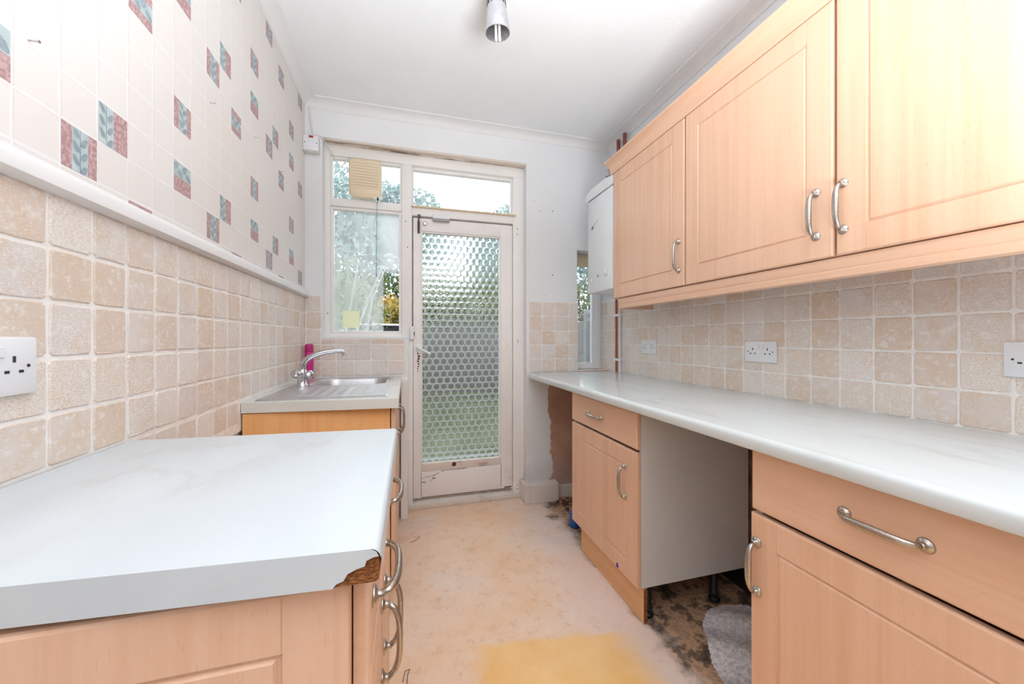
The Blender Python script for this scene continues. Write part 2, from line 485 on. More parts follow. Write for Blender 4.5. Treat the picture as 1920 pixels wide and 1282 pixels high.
# ------------------------------------------------------------------ mesh helpers
class MB:
    def __init__(self):
        self.v = []; self.f = []; self.mi = []; self.cur = 0
    def add(self, vs, fs):
        o = len(self.v)
        self.v += [tuple(x) for x in vs]
        self.f += [tuple(i + o for i in f) for f in fs]
        self.mi += [self.cur] * len(fs)
        return self
    def box(self, a, b, bev=0.0, mat=None):
        a, b = [min(p, q) for p, q in zip(a, b)], [max(p, q) for p, q in zip(a, b)]
        bev = min(bev, 0.45 * min(q - p for p, q in zip(a, b)))
        if bev <= 0:
            x0, y0, z0 = a; x1, y1, z1 = b
            vs = [(x0, y0, z0), (x1, y0, z0), (x1, y1, z0), (x0, y1, z0), (x0, y0, z1), (x1, y0, z1), (x1, y1, z1), (x0, y1, z1)]
            fs = [(3, 2, 1, 0), (4, 5, 6, 7), (0, 1, 5, 4), (1, 2, 6, 5), (2, 3, 7, 6), (3, 0, 4, 7)]
        else:
            bm = bmesh.new()
            bmesh.ops.create_cube(bm, size=1)
            for v in bm.verts:
                v.co = Vector([(p + q) / 2 + c * (q - p) for p, q, c in zip(a, b, v.co)])
            bmesh.ops.bevel(bm, geom=list(bm.edges), offset=bev, segments=2, profile=0.5, affect='EDGES')
            bm.verts.ensure_lookup_table()
            vs = [v.co[:] for v in bm.verts]; fs = [tuple(v.index for v in f.verts) for f in bm.faces]
            bm.free()
        if mat is not None:
            vs = [mat @ Vector(p) for p in vs]
        return self.add(vs, fs)
    def prism(self, poly, z0, z1):
        """extrude an XY polygon (ccw) from z0 to z1"""
        n = len(poly)
        vs = [(x, y, z0) for x, y in poly] + [(x, y, z1) for x, y in poly]
        fs = [tuple(range(n - 1, -1, -1)), tuple(range(n, 2 * n))]
        fs += [(i, (i + 1) % n, n + (i + 1) % n, n + i) for i in range(n)]
        return self.add(vs, fs)
    def extr(self, prof, axis, a, b):
        """extrude a 2-D profile (list of (p,q)) along 'x' or 'y' between a and b"""
        n = len(prof)
        if axis == 'y':
            mk = lambda p, q, t: (p, t, q)
        else:
            mk = lambda p, q, t: (t, p, q)
        vs = [mk(p, q, a) for p, q in prof] + [mk(p, q, b) for p, q in prof]
        fs = [tuple(range(n)), tuple(range(2 * n - 1, n - 1, -1))]
        fs += [(i, n + i, n + (i + 1) % n, (i + 1) % n) for i in range(n)]
        return self.add(vs, fs)
    def tube(self, pts, r, n=8, flat=None, cap=True):
        pts = [Vector(p) for p in pts]
        rs = r if isinstance(r, (list, tuple)) else [r] * len(pts)
        up = None; rings = []
        for i, p in enumerate(pts):
            d = (pts[min(i + 1, len(pts) - 1)] - pts[max(i - 1, 0)]).normalized()
            if up is None:
                up = Vector((0, 0, 1)) if abs(d.z) < 0.9 else Vector((0, 1, 0))
                if flat is not None: up = Vector(flat)
            s = d.cross(up).normalized(); up = s.cross(d).normalized()
            ra = rs[i]
            rx, ry = ra if isinstance(ra, tuple) else (ra, ra)
            rings.append([p + s * (rx * math.cos(2 * PI * k / n)) + up * (ry * math.sin(2 * PI * k / n)) for k in range(n)])
        vs = [v for rg in rings for v in rg]; fs = []
        for i in range(len(rings) - 1):
            for k in range(n):
                a = i * n + k; b = i * n + (k + 1) % n
                fs.append((a, b, b + n, a + n))
        if cap:
            fs.append(tuple(range(n - 1, -1, -1))); o = (len(rings) - 1) * n
            fs.append(tuple(o + k for k in range(n)))
        return self.add(vs, fs)
    def lathe(self, prof, center, axis=(0, 0, 1), n=20):
        """prof = list of (radius, height along axis)"""
        q = Vector((0, 0, 1)).rotation_difference(Vector(axis).normalized())
        c = Vector(center); vs = []; fs = []
        for r, h in prof:
            for k in range(n):
                a = 2 * PI * k / n
                vs.append(c + q @ Vector((r * math.cos(a), r * math.sin(a), h)))
        for i in range(len(prof) - 1):
            for k in range(n):
                a = i * n + k; b = i * n + (k + 1) % n
                fs.append((a, b, b + n, a + n))
        fs.append(tuple(range(n - 1, -1, -1))); o = (len(prof) - 1) * n
        fs.append(tuple(o + k for k in range(n)))
        return self.add(vs, fs)

WORLD = {}
def wmat(o):
    return WORLD.get(o.name, Matrix.Identity(4))

def mkmesh(name, mb, mats, smooth=False):
    me = bpy.data.meshes.new(name)
    me.from_pydata([tuple(v) for v in mb.v], [], mb.f)
    for m in (mats if isinstance(mats, (list, tuple)) else [mats]):
        me.materials.append(M[m])
    for p, i in zip(me.polygons, mb.mi):
        p.material_index = i
    if smooth:
        for p in me.polygons: p.use_smooth = True
        if smooth != 'all' and hasattr(me, 'set_sharp_from_angle'):
            me.set_sharp_from_angle(angle=math.radians(40))
    me.update()
    return me

def link(name, me, parent=None, mw=None):
    o = bpy.data.objects.new(name, me)
    COL.objects.link(o)
    mw = mw if mw is not None else Matrix.Identity(4)
    WORLD[o.name] = mw
    if parent is not None:
        o.parent = parent
        o.matrix_basis = wmat(parent).inverted() @ mw
    else:
        o.matrix_basis = mw
    return o

def obj(name, mb, mats, parent=None, smooth=False, label=None, cat=None, kind=None, group=None, center=True):
    """link one mesh given in world coordinates; its origin goes to the middle of its base"""
    mw = Matrix.Identity(4)
    if center:
        xs = list(zip(*mb.v))
        c = Vector(((min(xs[0]) + max(xs[0])) / 2, (min(xs[1]) + max(xs[1])) / 2, min(xs[2])))
        mb.v = [tuple(Vector(v) - c) for v in mb.v]
        mw = Matrix.Translation(c)
    o = link(name, mkmesh(name, mb, mats, smooth), parent, mw)
    tag(o, label, cat, kind, group)
    return o

def tag(o, label=None, cat=None, kind=None, group=None):
    if label: o['label'] = label
    if cat: o['category'] = cat
    if kind: o['kind'] = kind
    if group: o['group'] = group
    return o

def thing(name, label, cat, loc, group=None, kind=None):
    o = link(name, None, None, Matrix.Translation(loc))
    o.empty_display_size = 0.05
    return tag(o, label, cat, kind, group)

def frame(origin, N):
    """matrix with local x to the side, y up, z out of a wall whose outward normal is N"""
    N = Vector(N); V = Vector((0, 0, 1)); U = V.cross(N)
    m = Matrix((U, V, N)).transposed().to_4x4()
    return Matrix.Translation(origin) @ m

# ------------------------------------------------------------------ room dimensions (metres)
XL, XR, YF, YW = -0.587, 1.46, 2.53, 2.60
ZC = 2.585
YB = -2.5

# floor, ceiling
fl = MB(); fl.box((XL - 0.2, YB, -0.06), (XR + 0.2, 2.72, 0.0))
obj('floor', fl, 'floor', kind='structure', center=False)
ce = MB(); ce.box((XL - 0.2, YB - 0.1, ZC), (XR + 0.2, 2.75, ZC + 0.08))
obj('ceiling', ce, 'ceiling', kind='structure', center=False)

# far wall with the door-and-window opening and the narrow window
wf = MB()
for a, b in (((XL - 0.12, 0), (-0.495, ZC)), ((-0.495, 2.375), (0.815, ZC)), ((-0.495, 0), (0.012, 1.146)),
             ((0.815, 0), (1.205, ZC)), ((1.205, 1.79), (XR + 0.12, ZC)), ((1.205, 0), (XR + 0.12, 0.903))):
    wf.box((a[0], YF, a[1]), (b[0], 2.74, b[1]))
wall_far = obj('wall_far', wf, 'wall', kind='structure', center=False)
wl = MB(); wl.box((XL - 0.15, YB, 0), (XL - 0.012, YF, ZC))
wall_left = obj('wall_left', wl, 'wall_side', kind='structure', center=False)
wr = MB(); wr.box((XR + 0.012, YB, 0), (XR + 0.15, 2.74, ZC))
wall_right = obj('wall_right', wr, 'wall_low', kind='structure', center=False)
wb = MB(); wb.box((XL - 0.2, YB - 0.1, 0), (XR + 0.2, YB, ZC))
obj('wall_back', wb, 'wall_dim', kind='structure', center=False)

# ------------------------------------------------------------------ wall tiles
def tile_mesh(i, bumpy):
    rr = random.Random(100 + i)
    n = 12
    def ring(s, h):
        out = []
        for k in range(n):
            a = 2 * PI * (k + 0.5) / n
            e = 0.5 / max(abs(math.cos(a)), abs(math.sin(a)))
            corner = 0.965 if k % 3 == 1 else 1.0
            # 12 points: corners at k=1,4,7,10
            out.append((e * math.cos(a), e * math.sin(a), h))
        return out
    base = []
    pts = [(-.5, -.44), (-.47, -.48), (-.44, -.5), (0.0, -.5), (.44, -.5), (.47, -.48), (.5, -.44), (.5, 0.0), (.5, .44), (.47, .48), (.44, .5), (0.0, .5), (-.44, .5), (-.47, .48), (-.5, .44), (-.5, 0.0)]
    j = [(rr.uniform(-.014, .010), rr.uniform(-.014, .010)) for _ in pts]
    mb = MB()
    lv = [(1.0, 0.0), (1.0, 0.0075), (0.985, 0.0098), (0.94, 0.0112)]
    vs = []
    for s, h in lv:
        for (x, y), (dx, dy) in zip(pts, j):
            vs.append(((x + dx) * s, (y + dy) * s, h + (rr.uniform(-.0006, .0006) if h > 0.008 else 0)))
    m = len(pts); fs = []
    for r_ in range(len(lv) - 1):
        for k in range(m):
            a = r_ * m + k; b = r_ * m + (k + 1) % m
            fs.append((a, b, b + m, a + m))
    fs.append(tuple((len(lv) - 1) * m + k for k in range(m)))
    mb.add(vs, fs)
    return mkmesh('tile', mb, 'tile')
TILES = [tile_mesh(i, True) for i in range(8)]

def lay(wall, N, plane, us, vs, skip=lambda u0, u1, v0, v1: False, gap=0.0054):
    """one object per tile; us = joints along the wall (world X or Y), vs = joints in height"""
    for v0, v1 in zip(vs[:-1], vs[1:]):
        for u0, u1 in zip(us[:-1], us[1:]):
            if skip(u0, u1, v0, v1): continue
            u, v = (u0 + u1) / 2 + R.uniform(-.0008, .0008), (v0 + v1) / 2 + R.uniform(-.0008, .0008)
            og = (u, plane, v) if abs(N[1]) > .5 else (plane, u, v)
            mw = frame(og, N) @ Matrix.Rotation(R.uniform(-.006, .006), 4, 'Z') @ Matrix.Diagonal((u1 - u0 - gap, v1 - v0 - gap, 1, 1))
            link('tile', R.choice(TILES), wall, mw)

# left wall
LROWS = [0.919, 1.011, 1.107, 1.204, 1.297, 1.392]
LCOLS = [0.35, 0.447, 0.543, 0.639, 0.735, 0.83, 0.925, 1.017, 1.113, 1.208, 1.303, 1.402, 1.495, 1.597, 1.696, 1.79, 1.891, 1.992, 2.091, 2.194, 2.291, 2.39, 2.488, 2.526]
g = MB(); g.box((XL - 0.013, 0.2, 0.80), (XL - 0.0018, YF, 1.40))
obj('grout', g, 'grout', wall_left)
lay(wall_left, (1, 0, 0), XL - 0.0105, LCOLS, LROWS)
lay(wall_left, (1, 0, 0), XL - 0.0115, [1.017, 1.113, 1.208, 1.303, 1.402, 1.495, 1.585], [0.832, 0.915])

# right wall (runs on into the recess of the narrow window)
RROWS = [0.899, 1.000, 1.1025, 1.2095, 1.3125, 1.415]
RCOLS = [0.18, 0.278, 0.376, 0.474, 0.568, 0.665, 0.762, 0.860, 0.959, 1.058, 1.157, 1.255, 1.354, 1.454, 1.553, 1.655, 1.754, 1.852, 1.946, 2.05, 2.15, 2.244, 2.332, 2.441, 2.548, 2.632]
g = MB(); g.box((XR + 0.0018, 0.1, 0.88), (XR + 0.013, 2.64, 1.44))
obj('grout', g, 'grout', wall_right)
lay(wall_right, (-1, 0, 0), XR + 0.0105, RCOLS, RROWS)

# far wall: strip beside the left window, rows under it, block beside the narrow window
g = MB(); g.box((XL - 0.005, YF - 0.0095, 0.88), (-0.497, YF + 0.002, 1.404)); g.box((-0.497, YF - 0.0095, 0.88), (-0.012, YF + 0.002, 1.144)); g.box((0.836, YF - 0.0095, 0.894), (1.207, YF + 0.002, 1.404))
obj('grout', g, 'grout', wall_far)
FROWS = [0.908, 1.006, 1.106, 1.201, 1.304, 1.404]
lay(wall_far, (0, -1, 0), YF - 0.001, [-0.580, -0.499], FROWS[:3] + [1.201, 1.304, 1.404])
lay(wall_far, (0, -1, 0), YF - 0.001, [-0.499, -0.415, -0.312, -0.213, -0.11, -0.012], [0.908, 1.006, 1.106, 1.142])
lay(wall_far, (0, -1, 0), YF - 0.001, [0.836, 0.93, 1.029, 1.137, 1.209], [0.900, 0.998, 1.098, 1.198, 1.302, 1.404])

# ------------------------------------------------------------------ printed wallpaper over the dado
wp = MB()
wp.add([(XL - 0.004, YB, 1.41), (XL - 0.004, YF, 1.41), (XL - 0.004, YF, ZC), (XL - 0.004, YB, ZC)], [(0, 1, 2, 3)])
PP, PY, PZ = 0.0845, 0.8585, 1.449
MOTIF = [(0, 0, 'A'), (1, 1, 'B'), (4, 1, 'C'), (4, 3, 'A'), (2, 5, 'D')]
def quad(y0, z0, y1, z1, x):
    wp.add([(x, y0, z0), (x, y1, z0), (x, y1, z1), (x, y0, z1)], [(0, 1, 2, 3)])
def leaf(cy, cz, ln, wd, ang, x, lim):
    pts = []
    for k in range(12):
        a = 2 * PI * k / 12
        u = ln * math.cos(a) / 2; w = wd * math.sin(a) / 2 * (1 - 0.25 * math.cos(a))
        yy = cy + u * math.cos(ang) - w * math.sin(ang); zz = cz + u * math.sin(ang) + w * math.cos(ang)
        pts.append((x, min(max(yy, lim[0]), lim[2]), min(max(zz, lim[1]), lim[3])))
    wp.add(pts, [tuple(range(12))])
def stem(p, q, w, x, lim):
    d = Vector((q[0] - p[0], q[1] - p[1])).normalized(); nx, ny = -d.y * w, d.x * w
    wp.add([(x, p[0] + nx, p[1] + ny), (x, p[0] - nx, p[1] - ny), (x, q[0] - nx, q[1] - ny), (x, q[0] + nx, q[1] + ny)], [(0, 1, 2, 3)])
def decor(c, r, kind):
    e = 0.0022
    y0, z0 = PY + c * PP + e, PZ + r * PP + e
    y1, z1 = y0 + PP - 2 * e, z0 + PP - 2 * e
    if y1 > YF - 0.003: return
    zt = min(z1, 2.545)
    if zt - z0 < 0.01: return
    x1, x2, x3 = XL - 0.0037, XL - 0.0034, XL - 0.0031
    w = y1 - y0; h = zt - z0; s = PP - 2 * e
    if kind == 'A': bl = (y0 + .28 * w, z0, y0 + .73 * w, zt); pk = [(y0, z0, bl[0], zt), (bl[2], z0, y1, zt)]
    elif kind == 'B': bl = (y0, z0, y0 + .5 * w, zt); pk = [(bl[2], z0, y1, zt)]
    elif kind == 'C': bl = (y0, z0 + .5 * s, y1, zt); pk = [(y0, z0, y1, min(zt, z0 + .5 * s))]
    else: bl = (y0, z0 + .28 * s, y1, min(zt, z0 + .73 * s)); pk = [(y0, z0, y1, min(zt, z0 + .28 * s)), (y0, z0 + .73 * s, y1, zt)]
    wp.cur = 1
    for q in pk:
        if q[3] > q[1]: quad(*q, x1)
    wp.cur = 2
    if bl[3] - bl[1] > 0.004:
        quad(*bl, x1)
        wp.cur = 3
        lw, lh = bl[2] - bl[0], bl[3] - bl[1]
        my, mz = (bl[0] + bl[2]) / 2, (bl[1] + bl[3]) / 2
        if lh > lw * 1.2:
            for k, (sd, fz) in enumerate(((-1, .90), (1, .74), (-1, .58), (1, .42), (-1, .26), (1, .10))):
                leaf(my + sd * lw * .27, bl[1] + fz * lh, .022, .0115, PI / 2 + sd * -.6, x2, bl)
            for sd, fz in ((-1, .90), (1, .74), (-1, .58), (1, .42), (-1, .26), (1, .10)):
                stem((my, max(bl[1], bl[1] + (fz - .12) * lh)), (my + sd * lw * .22, bl[1] + fz * lh), .0004, x3, bl)
            stem((my, bl[1]), (my, bl[3]), .0006, x3, bl)
        else:
            for k, (fy, sd) in enumerate(((.12, 1), (.34, -1), (.60, 1), (.84, -1))):
                leaf(bl[0] + fy * lw, mz + sd * lh * .2, .027, .017, .7 * sd, x2, bl)
            wp.cur = 2
            stem((bl[0], mz), (bl[2], mz), .0006, x3, bl)
            for fy, sd in ((.12, 1), (.34, -1), (.60, 1), (.84, -1)):
                stem((bl[0] + max(0, fy - .12) * lw, mz), (bl[0] + fy * lw, mz + sd * lh * .2), .0005, x3, bl)
    wp.cur = 0
for rr in range(-1, 3):
    for cc in range(-4, 5):
        for (c, r, kd) in MOTIF:
            C_, R_ = c + 6 * cc, r + 6 * rr
            if R_ >= -1 and PY + C_ * PP > YB + 0.05: decor(C_, R_, kd)
obj('wallpaper', wp, ['paper', 'pr_pink', 'pr_blue', 'pr_leaf'], wall_left, center=False, label='cream tile-effect wallpaper with rose and blue leaf squares')

# dado rail on the left wall, coving, skirting
d = MB()
d.extr([(XL - 0.012, 1.388), (XL + 0.012, 1.390), (XL + 0.021, 1.397), (XL + 0.022, 1.418), (XL + 0.014, 1.431), (XL - 0.004, 1.433), (XL - 0.012, 1.433)], 'y', YB + 0.01, YF)
obj('trim_1', d, 'coving', kind='structure', smooth=True, label='white dado rail capping the tiles on the left wall')
def cov(sign, wall):
    prof = [(0.0, -0.048)]
    prof += [(0.004, -0.048), (0.006, -0.042)]
    for k in range(7):
        a = PI / 2 * k / 6
        prof.append((0.006 + 0.055 * (1 - math.cos(a)), -0.040 + 0.034 * math.sin(a)))
    prof += [(0.066, -0.005), (0.068, 0.0), (0.0, 0.0)]
    return [(wall + sign * p, ZC + q) for p, q in prof]
d = MB(); d.extr(cov(1, XL - 0.004), 'y', YB, YF)
obj('trim_2', d, 'coving', kind='structure', smooth=True, label='white ceiling coving above the wallpaper')
d = MB(); d.extr(cov(-1, XR + 0.012), 'y', YB, YF)
obj('trim_3', d, 'coving', kind='structure', smooth=True, label='white ceiling coving above the wall cupboards')
d = MB(); d.extr(cov(-1, YF), 'x', XL, XR + 0.012)
obj('trim_4', d, 'coving', kind='structure', smooth=True, label='white ceiling coving over the door wall')
d = MB()
d.box((0.826, 2.462, 0), (1.035, YF + 0.005, 0.128), 0.004); d.box((0.783, 2.4605, 0), (0.8265, 2.61, 0.132), 0.005)
obj('baseboard_far', d, 'skirt', kind='structure', label='thick chipped white skirting block beside the door')
d = MB(); d.box((1.037, 2.512, 0), (XR + 0.012, YF + 0.004, 0.085), 0.003)
obj('baseboard_right', d, 'skirt', kind='structure', label='thin white skirting under the far worktop end')
d = MB(); d.box((-0.034, 2.475, 0), (0.006, YF + 0.002, 0.885), 0.003)
obj('trim_5', d, 'paint', kind='structure', label='white upright board between sink unit and door frame')
d = MB(); d.box((1.205, 2.535, 0.888), (XR, 2.65, 0.906), 0.002)
obj('trim_6', d, 'paint_worn', kind='structure', label='narrow sill under the narrow window')

# ------------------------------------------------------------------ window and door frame
win = thing('window_1', None, None, (-0.25, YW, 1.147), kind='structure')
F0, F1 = YW, 2.675
def wpart(name, rects, mat='paint', parent=win, y0=F0, y1=F1, bev=0.003, label=None):
    mb = MB()
    for x0, z0, x1, z1 in rects: mb.box((x0, y0, z0), (x1, y1, z1), bev)
    return obj(name, mb, mat, parent, smooth=True, label=label)
wpart('frame_stile', [(-0.497, 1.147, -0.464, 2.372)])
wpart('frame_head', [(-0.464, 2.302, 0.817, 2.372)], 'paint')
wpart('mullion', [(-0.030, 1.147, 0.036, 2.302)])
wpart('bottom_rail', [(-0.464, 1.147, -0.030, 1.176)])
wpart('transom', [(-0.464, 1.984, -0.030, 2.034)])
wpart('glazing_bead', [(-0.464, 1.176, -0.446, 1.984), (-0.048, 1.176, -0.030, 1.984), (-0.446, 1.176, -0.048, 1.190), (-0.446, 1.966, -0.048, 1.984)], y0=2.612, y1=2.66)
wpart('glazing_bead', [(-0.464, 2.034, -0.452, 2.302), (-0.042, 2.034, -0.030, 2.302), (-0.452, 2.290, -0.042, 2.302)], y0=2.615, y1=2.66)
mb = MB(); mb.box((-0.446, 2.642, 1.188), (-0.046, 2.646, 1.968)); obj('pane', mb, 'glass_film_reflection', win, label='misted lower pane with a painted reflection, wiped clear in one corner')
mb = MB(); mb.box((-0.454, 2.642, 2.034), (-0.040, 2.646, 2.292)); obj('pane', mb, 'glass', win)
wpart('mould_strip', [(-0.495, 2.366, 0.815, 2.379)], 'mould', y0=2.535, y1=2.665, bev=0.002, label='brown mould streaked soffit strip over the frame')

door = thing('door_1', None, None, (0.39, YW, 0), kind='structure')
wpart('frame_jamb', [(0.004, 0.0, 0.042, 1.147)], parent=door)
wpart('frame_jamb', [(0.738, 0.0, 0.817, 2.302)], parent=door)
tp = wpart('transom', [(0.036, 1.965, 0.738, 2.022)], parent=door)
mb = MB(); mb.box((0.030, 2.585, 2.018), (0.756, 2.603, 2.028), 0.002); obj('bead', mb, 'paint_yellow', tp, smooth=True)
wpart('glazing_bead', [(0.036, 2.026, 0.048, 2.302), (0.728, 2.026, 0.738, 2.302), (0.048, 2.282, 0.728, 2.302)], parent=door, y0=2.63, y1=2.672)
mb = MB(); mb.box((0.046, 2.655, 2.024), (0.730, 2.659, 2.284)); obj('pane', mb, 'glass', door)
mb = MB(); mb.box((0.012, 2.585, 0.0), (0.79, 2.72, 0.036), 0.004); mb.box((0.012, 2.655, 0.03), (0.79, 2.74, 0.062), 0.004)
obj('sill', mb, 'skirt', door, smooth=True)
wpart('door_stop', [(0.030, 0.06, 0.058, 1.975), (0.722, 0.06, 0.745, 1.975), (0.058, 1.940, 0.722, 1.975)], parent=door, y0=2.6575, y1=2.674, bev=0.001)
D0, D1 = 2.612, 2.656
leaf_ = thing('door_leaf', None, None, (0.39, D0, 0.066))
leaf_.parent = door; leaf_.matrix_basis = wmat(door).inverted() @ wmat(leaf_)
wpart('stile', [(0.044, 0.066, 0.096, 1.955)], 'paint_door', leaf_, D0, D1)
wpart('stile', [(0.650, 0.066, 0.735, 1.955)], 'paint_door', leaf_, D0, D1)
wpart('top_rail', [(0.096, 1.868, 0.650, 1.955)], 'paint_door', leaf_, D0, D1)
wpart('bottom_rail', [(0.096, 0.066, 0.650, 0.238)], 'paint_door', leaf_, D0, D1)
wpart('moulding', [(0.096, 0.238, 0.650, 0.292)], 'paint_worn', leaf_, D0 + 0.010, D1, 0.006)
mb = MB()
for x0, z0, x1, z1 in ((0.096, 0.292, 0.104, 1.868), (0.642, 0.292, 0.650, 1.868), (0.104, 1.858, 0.642, 1.868)):
    mb.box((x0, D0 + 0.006, z0), (x1, D1, z1), 0.002)
obj('glazing_bead', mb, 'paint_door', leaf_, smooth=True)
# cracks in the weathered bottom rail
mb = MB()
def crack(pts, w):
    for (a, b), (c, d_) in zip(pts[:-1], pts[1:]):
        mb.box((min(a, c) - w / 2, D0 - 0.0006, min(b, d_) - w / 2), (max(a, c) + w / 2, D0 + 0.002, max(b, d_) + w / 2))
crack([(0.097, 0.075), (0.097, 0.235)], .0022); crack([(0.651, 0.085), (0.651, 0.24)], .0022)
x, z = 0.10, 0.196
pts = [(x, z)]
while x < 0.40:
    x += R.uniform(.012, .03); z += R.uniform(-.002, .008); pts.append((x, min(z, .238)))
for p, q in zip(pts[:-1], pts[1:]):
    mb.tube([(p[0], D0, p[1]), (q[0], D0, q[1])], R.uniform(.0008, .0022), 4)
for _ in range(9):
    x0, z0 = R.uniform(.10, .17), R.uniform(.17, .20)
    mb.tube([(x0, D0, z0), (x0 + R.uniform(.01, .03), D0, z0 + R.uniform(-.012, .012))], R.uniform(.0006, .0016), 4)
mb.box((0.675, D0 - 0.001, 0.074), (0.728, D0 + 0.002, 0.082))
mb.tube([(0.10, D0, .068), (0.72, D0, .068)], .0022, 4)
obj('crack', mb, 'rust', leaf_, label='dark cracks in the weathered bottom rail')
mb = MB(); mb.lathe([(.016, 0), (.014, .005), (.006, .008)], (0.318, D0 + 0.010, 0.272), (0, -1, 0), 12)
obj('knob_stub', mb, 'rust', leaf_)
# pressed circle glass: a relief of ringed discs in staggered rows
def circle_glass():
    x0, x1, z0, z1 = 0.100, 0.646, 0.286, 1.862
    px, rz, rad = 0.0495, 0.0436, 0.0232
    st = 0.0034
    nx, nz = int((x1 - x0) / st), int((z1 - z0) / st)
    mb = MB(); vs = []; rim = []
    for j in range(nz + 1):
        z = z0 + (z1 - z0) * j / nz
        for i in range(nx + 1):
            x = x0 + (x1 - x0) * i / nx
            best = 9
            rj = round((z - z0) / rz)
            for k in (rj - 1, rj, rj + 1):
                off = (k % 2) * px / 2
                ci = round((x - x0 - off) / px)
                best = min(best, math.hypot(x - x0 - off - ci * px, z - z0 - k * rz))
            t = best / rad
            h = 0.0014 * t * t if t < 0.93 else 0.0014 + 0.0016 * math.sin(min((t - 0.93) / 0.16, 1) * PI / 2)
            vs.append((x, 2.640 - h, z)); rim.append(0.9 < t < 1.09)
    fs = []
    w = nx + 1; fr = []
    for j in range(nz):
        for i in range(nx):
            a = j * w + i
            q = (a, a + 1, a + 1 + w, a + w)
            (fr if sum(rim[k] for k in q) >= 2 else fs).append(q)
    mb.add(vs, fs)
    mb.cur = 1; mb.add([], [])
    mb.f += fr; mb.mi += [1] * len(fr); mb.cur = 0
    mb.add([(x0, 2.646, z0), (x1, 2.646, z0), (x1, 2.646, z1), (x0, 2.646, z1)], [(3, 2, 1, 0)])
    return mb
obj('pane', circle_glass(), ['glass_obscure', 'glass_rim'], leaf_, smooth='all', label='obscure glass pressed with rows of circles')
# furniture of the door
mb = MB(); mb.box((0.053, D0 - 0.004, 0.955), (0.090, D0 + 0.001, 1.105), 0.0015)
for zz in (1.097, 0.985): mb.lathe([(.003, 0), (.003, .001)], (0.060, D0 - 0.004, zz), (0, -1, 0), 8)
hp = obj('backplate', mb, 'paint_door', leaf_, smooth=True)
mb = MB(); mb.tube([(0.072, D0 - 0.004, 1.083), (0.072, D0 - 0.045, 1.081), (0.082, D0 - 0.052, 1.077), (0.155, D0 - 0.052, 1.038)], [.009, .009, .008, .0065], 10)
obj('lever_handle', mb, 'white_plastic', leaf_, smooth=True)
mb = MB(); 
for k in range(7): mb.lathe([(.010 - .0011 * k, 0), (.007 - .0008 * k, .003)], (0.080 + R.uniform(-.004, .004) - .001 * k, D0 - 0.003, 1.022 - .017 * k), (0, -1, 0), 7)
mb.lathe([(.006, 0), (.005, .003)], (0.074, D0 - 0.003, 1.040), (0, -1, 0), 8)
obj('rust_patch', mb, 'rust', leaf_, label='rusted keyhole cover with missing paint')
mb = MB(); mb.box((0.072, D0 - 0.008, 1.850), (0.088, D0, 1.932), 0.002); mb.tube([(0.080, D0 - 0.010, 1.856), (0.080, D0 - 0.010, 1.972)], .0045, 8); mb.box((0.072, 2.592, 1.955), (0.090, 2.602, 1.972), 0.001)
obj('bolt', mb, 'iron', leaf_, smooth=True, label='dark iron slide bolt')
mb = MB(); mb.lathe([(.014, 0), (.014, .004), (.010, .008), (.004, .008)], (0.121, D0, 1.918), (0, -1, 0), 14)
obj('cylinder_lock', mb, 'nickel', leaf_, smooth=True)
# alarm contact over the door, strike box on the frame
t = thing('door_contact', 'small white alarm contact over the top edge of the door', 'sensor', (0.23, 2.6, 1.945))
mb = MB(); mb.box((0.170, 2.578, 1.950), (0.285, 2.602, 1.980), 0.003); obj('sensor_body', mb, 'white_plastic', t, smooth=True)
mb = MB(); mb.box((0.172, 2.582, 1.938), (0.283, 2.610, 1.949), 0.002); obj('magnet', mb, 'grey', t, smooth=True)
t = thing('lock_keep', 'small white rim lock keep on the door frame above the handle', 'lock', (0.035, 2.6, 1.13))
mb = MB(); mb.box((0.024, 2.570, 1.136), (0.046, 2.600, 1.222), 0.003); obj('keep_body', mb, 'white_plastic', t, smooth=True)
mb = MB(); mb.box((0.0465, 2.582, 1.165), (0.052, 2.600, 1.186), 0.001); obj('latch', mb, 'iron', t)

# narrow window at the right end
w2 = thing('window_2', None, None, (1.33, 2.64, 0.905), kind='structure')
wpart('frame_stile', [(1.398, 0.908, 1.458, 1.79)], 'white_plastic', w2, 2.632, 2.70, 0.004)
wpart('bottom_rail', [(1.21, 0.908, 1.398, 0.948)], 'white_plastic', w2, 2.632, 2.70, 0.004)
wpart('frame_head', [(1.21, 1.70, 1.398, 1.79)], 'paint_yellow', w2, 2.632, 2.70, 0.004)
mb = MB(); mb.box((1.21, 2.662, 0.945), (1.40, 2.668, 1.71)); obj('pane', mb, 'glass', w2)
mb = MB(); mb.box((1.385, 2.640, 0.940), (1.398, 2.668, 1.71), 0.003); mb.box((1.21, 2.640, 0.944), (1.39, 2.668, 0.956), 0.003)
obj('glazing_bead', mb, 'white_plastic', w2, smooth=True)

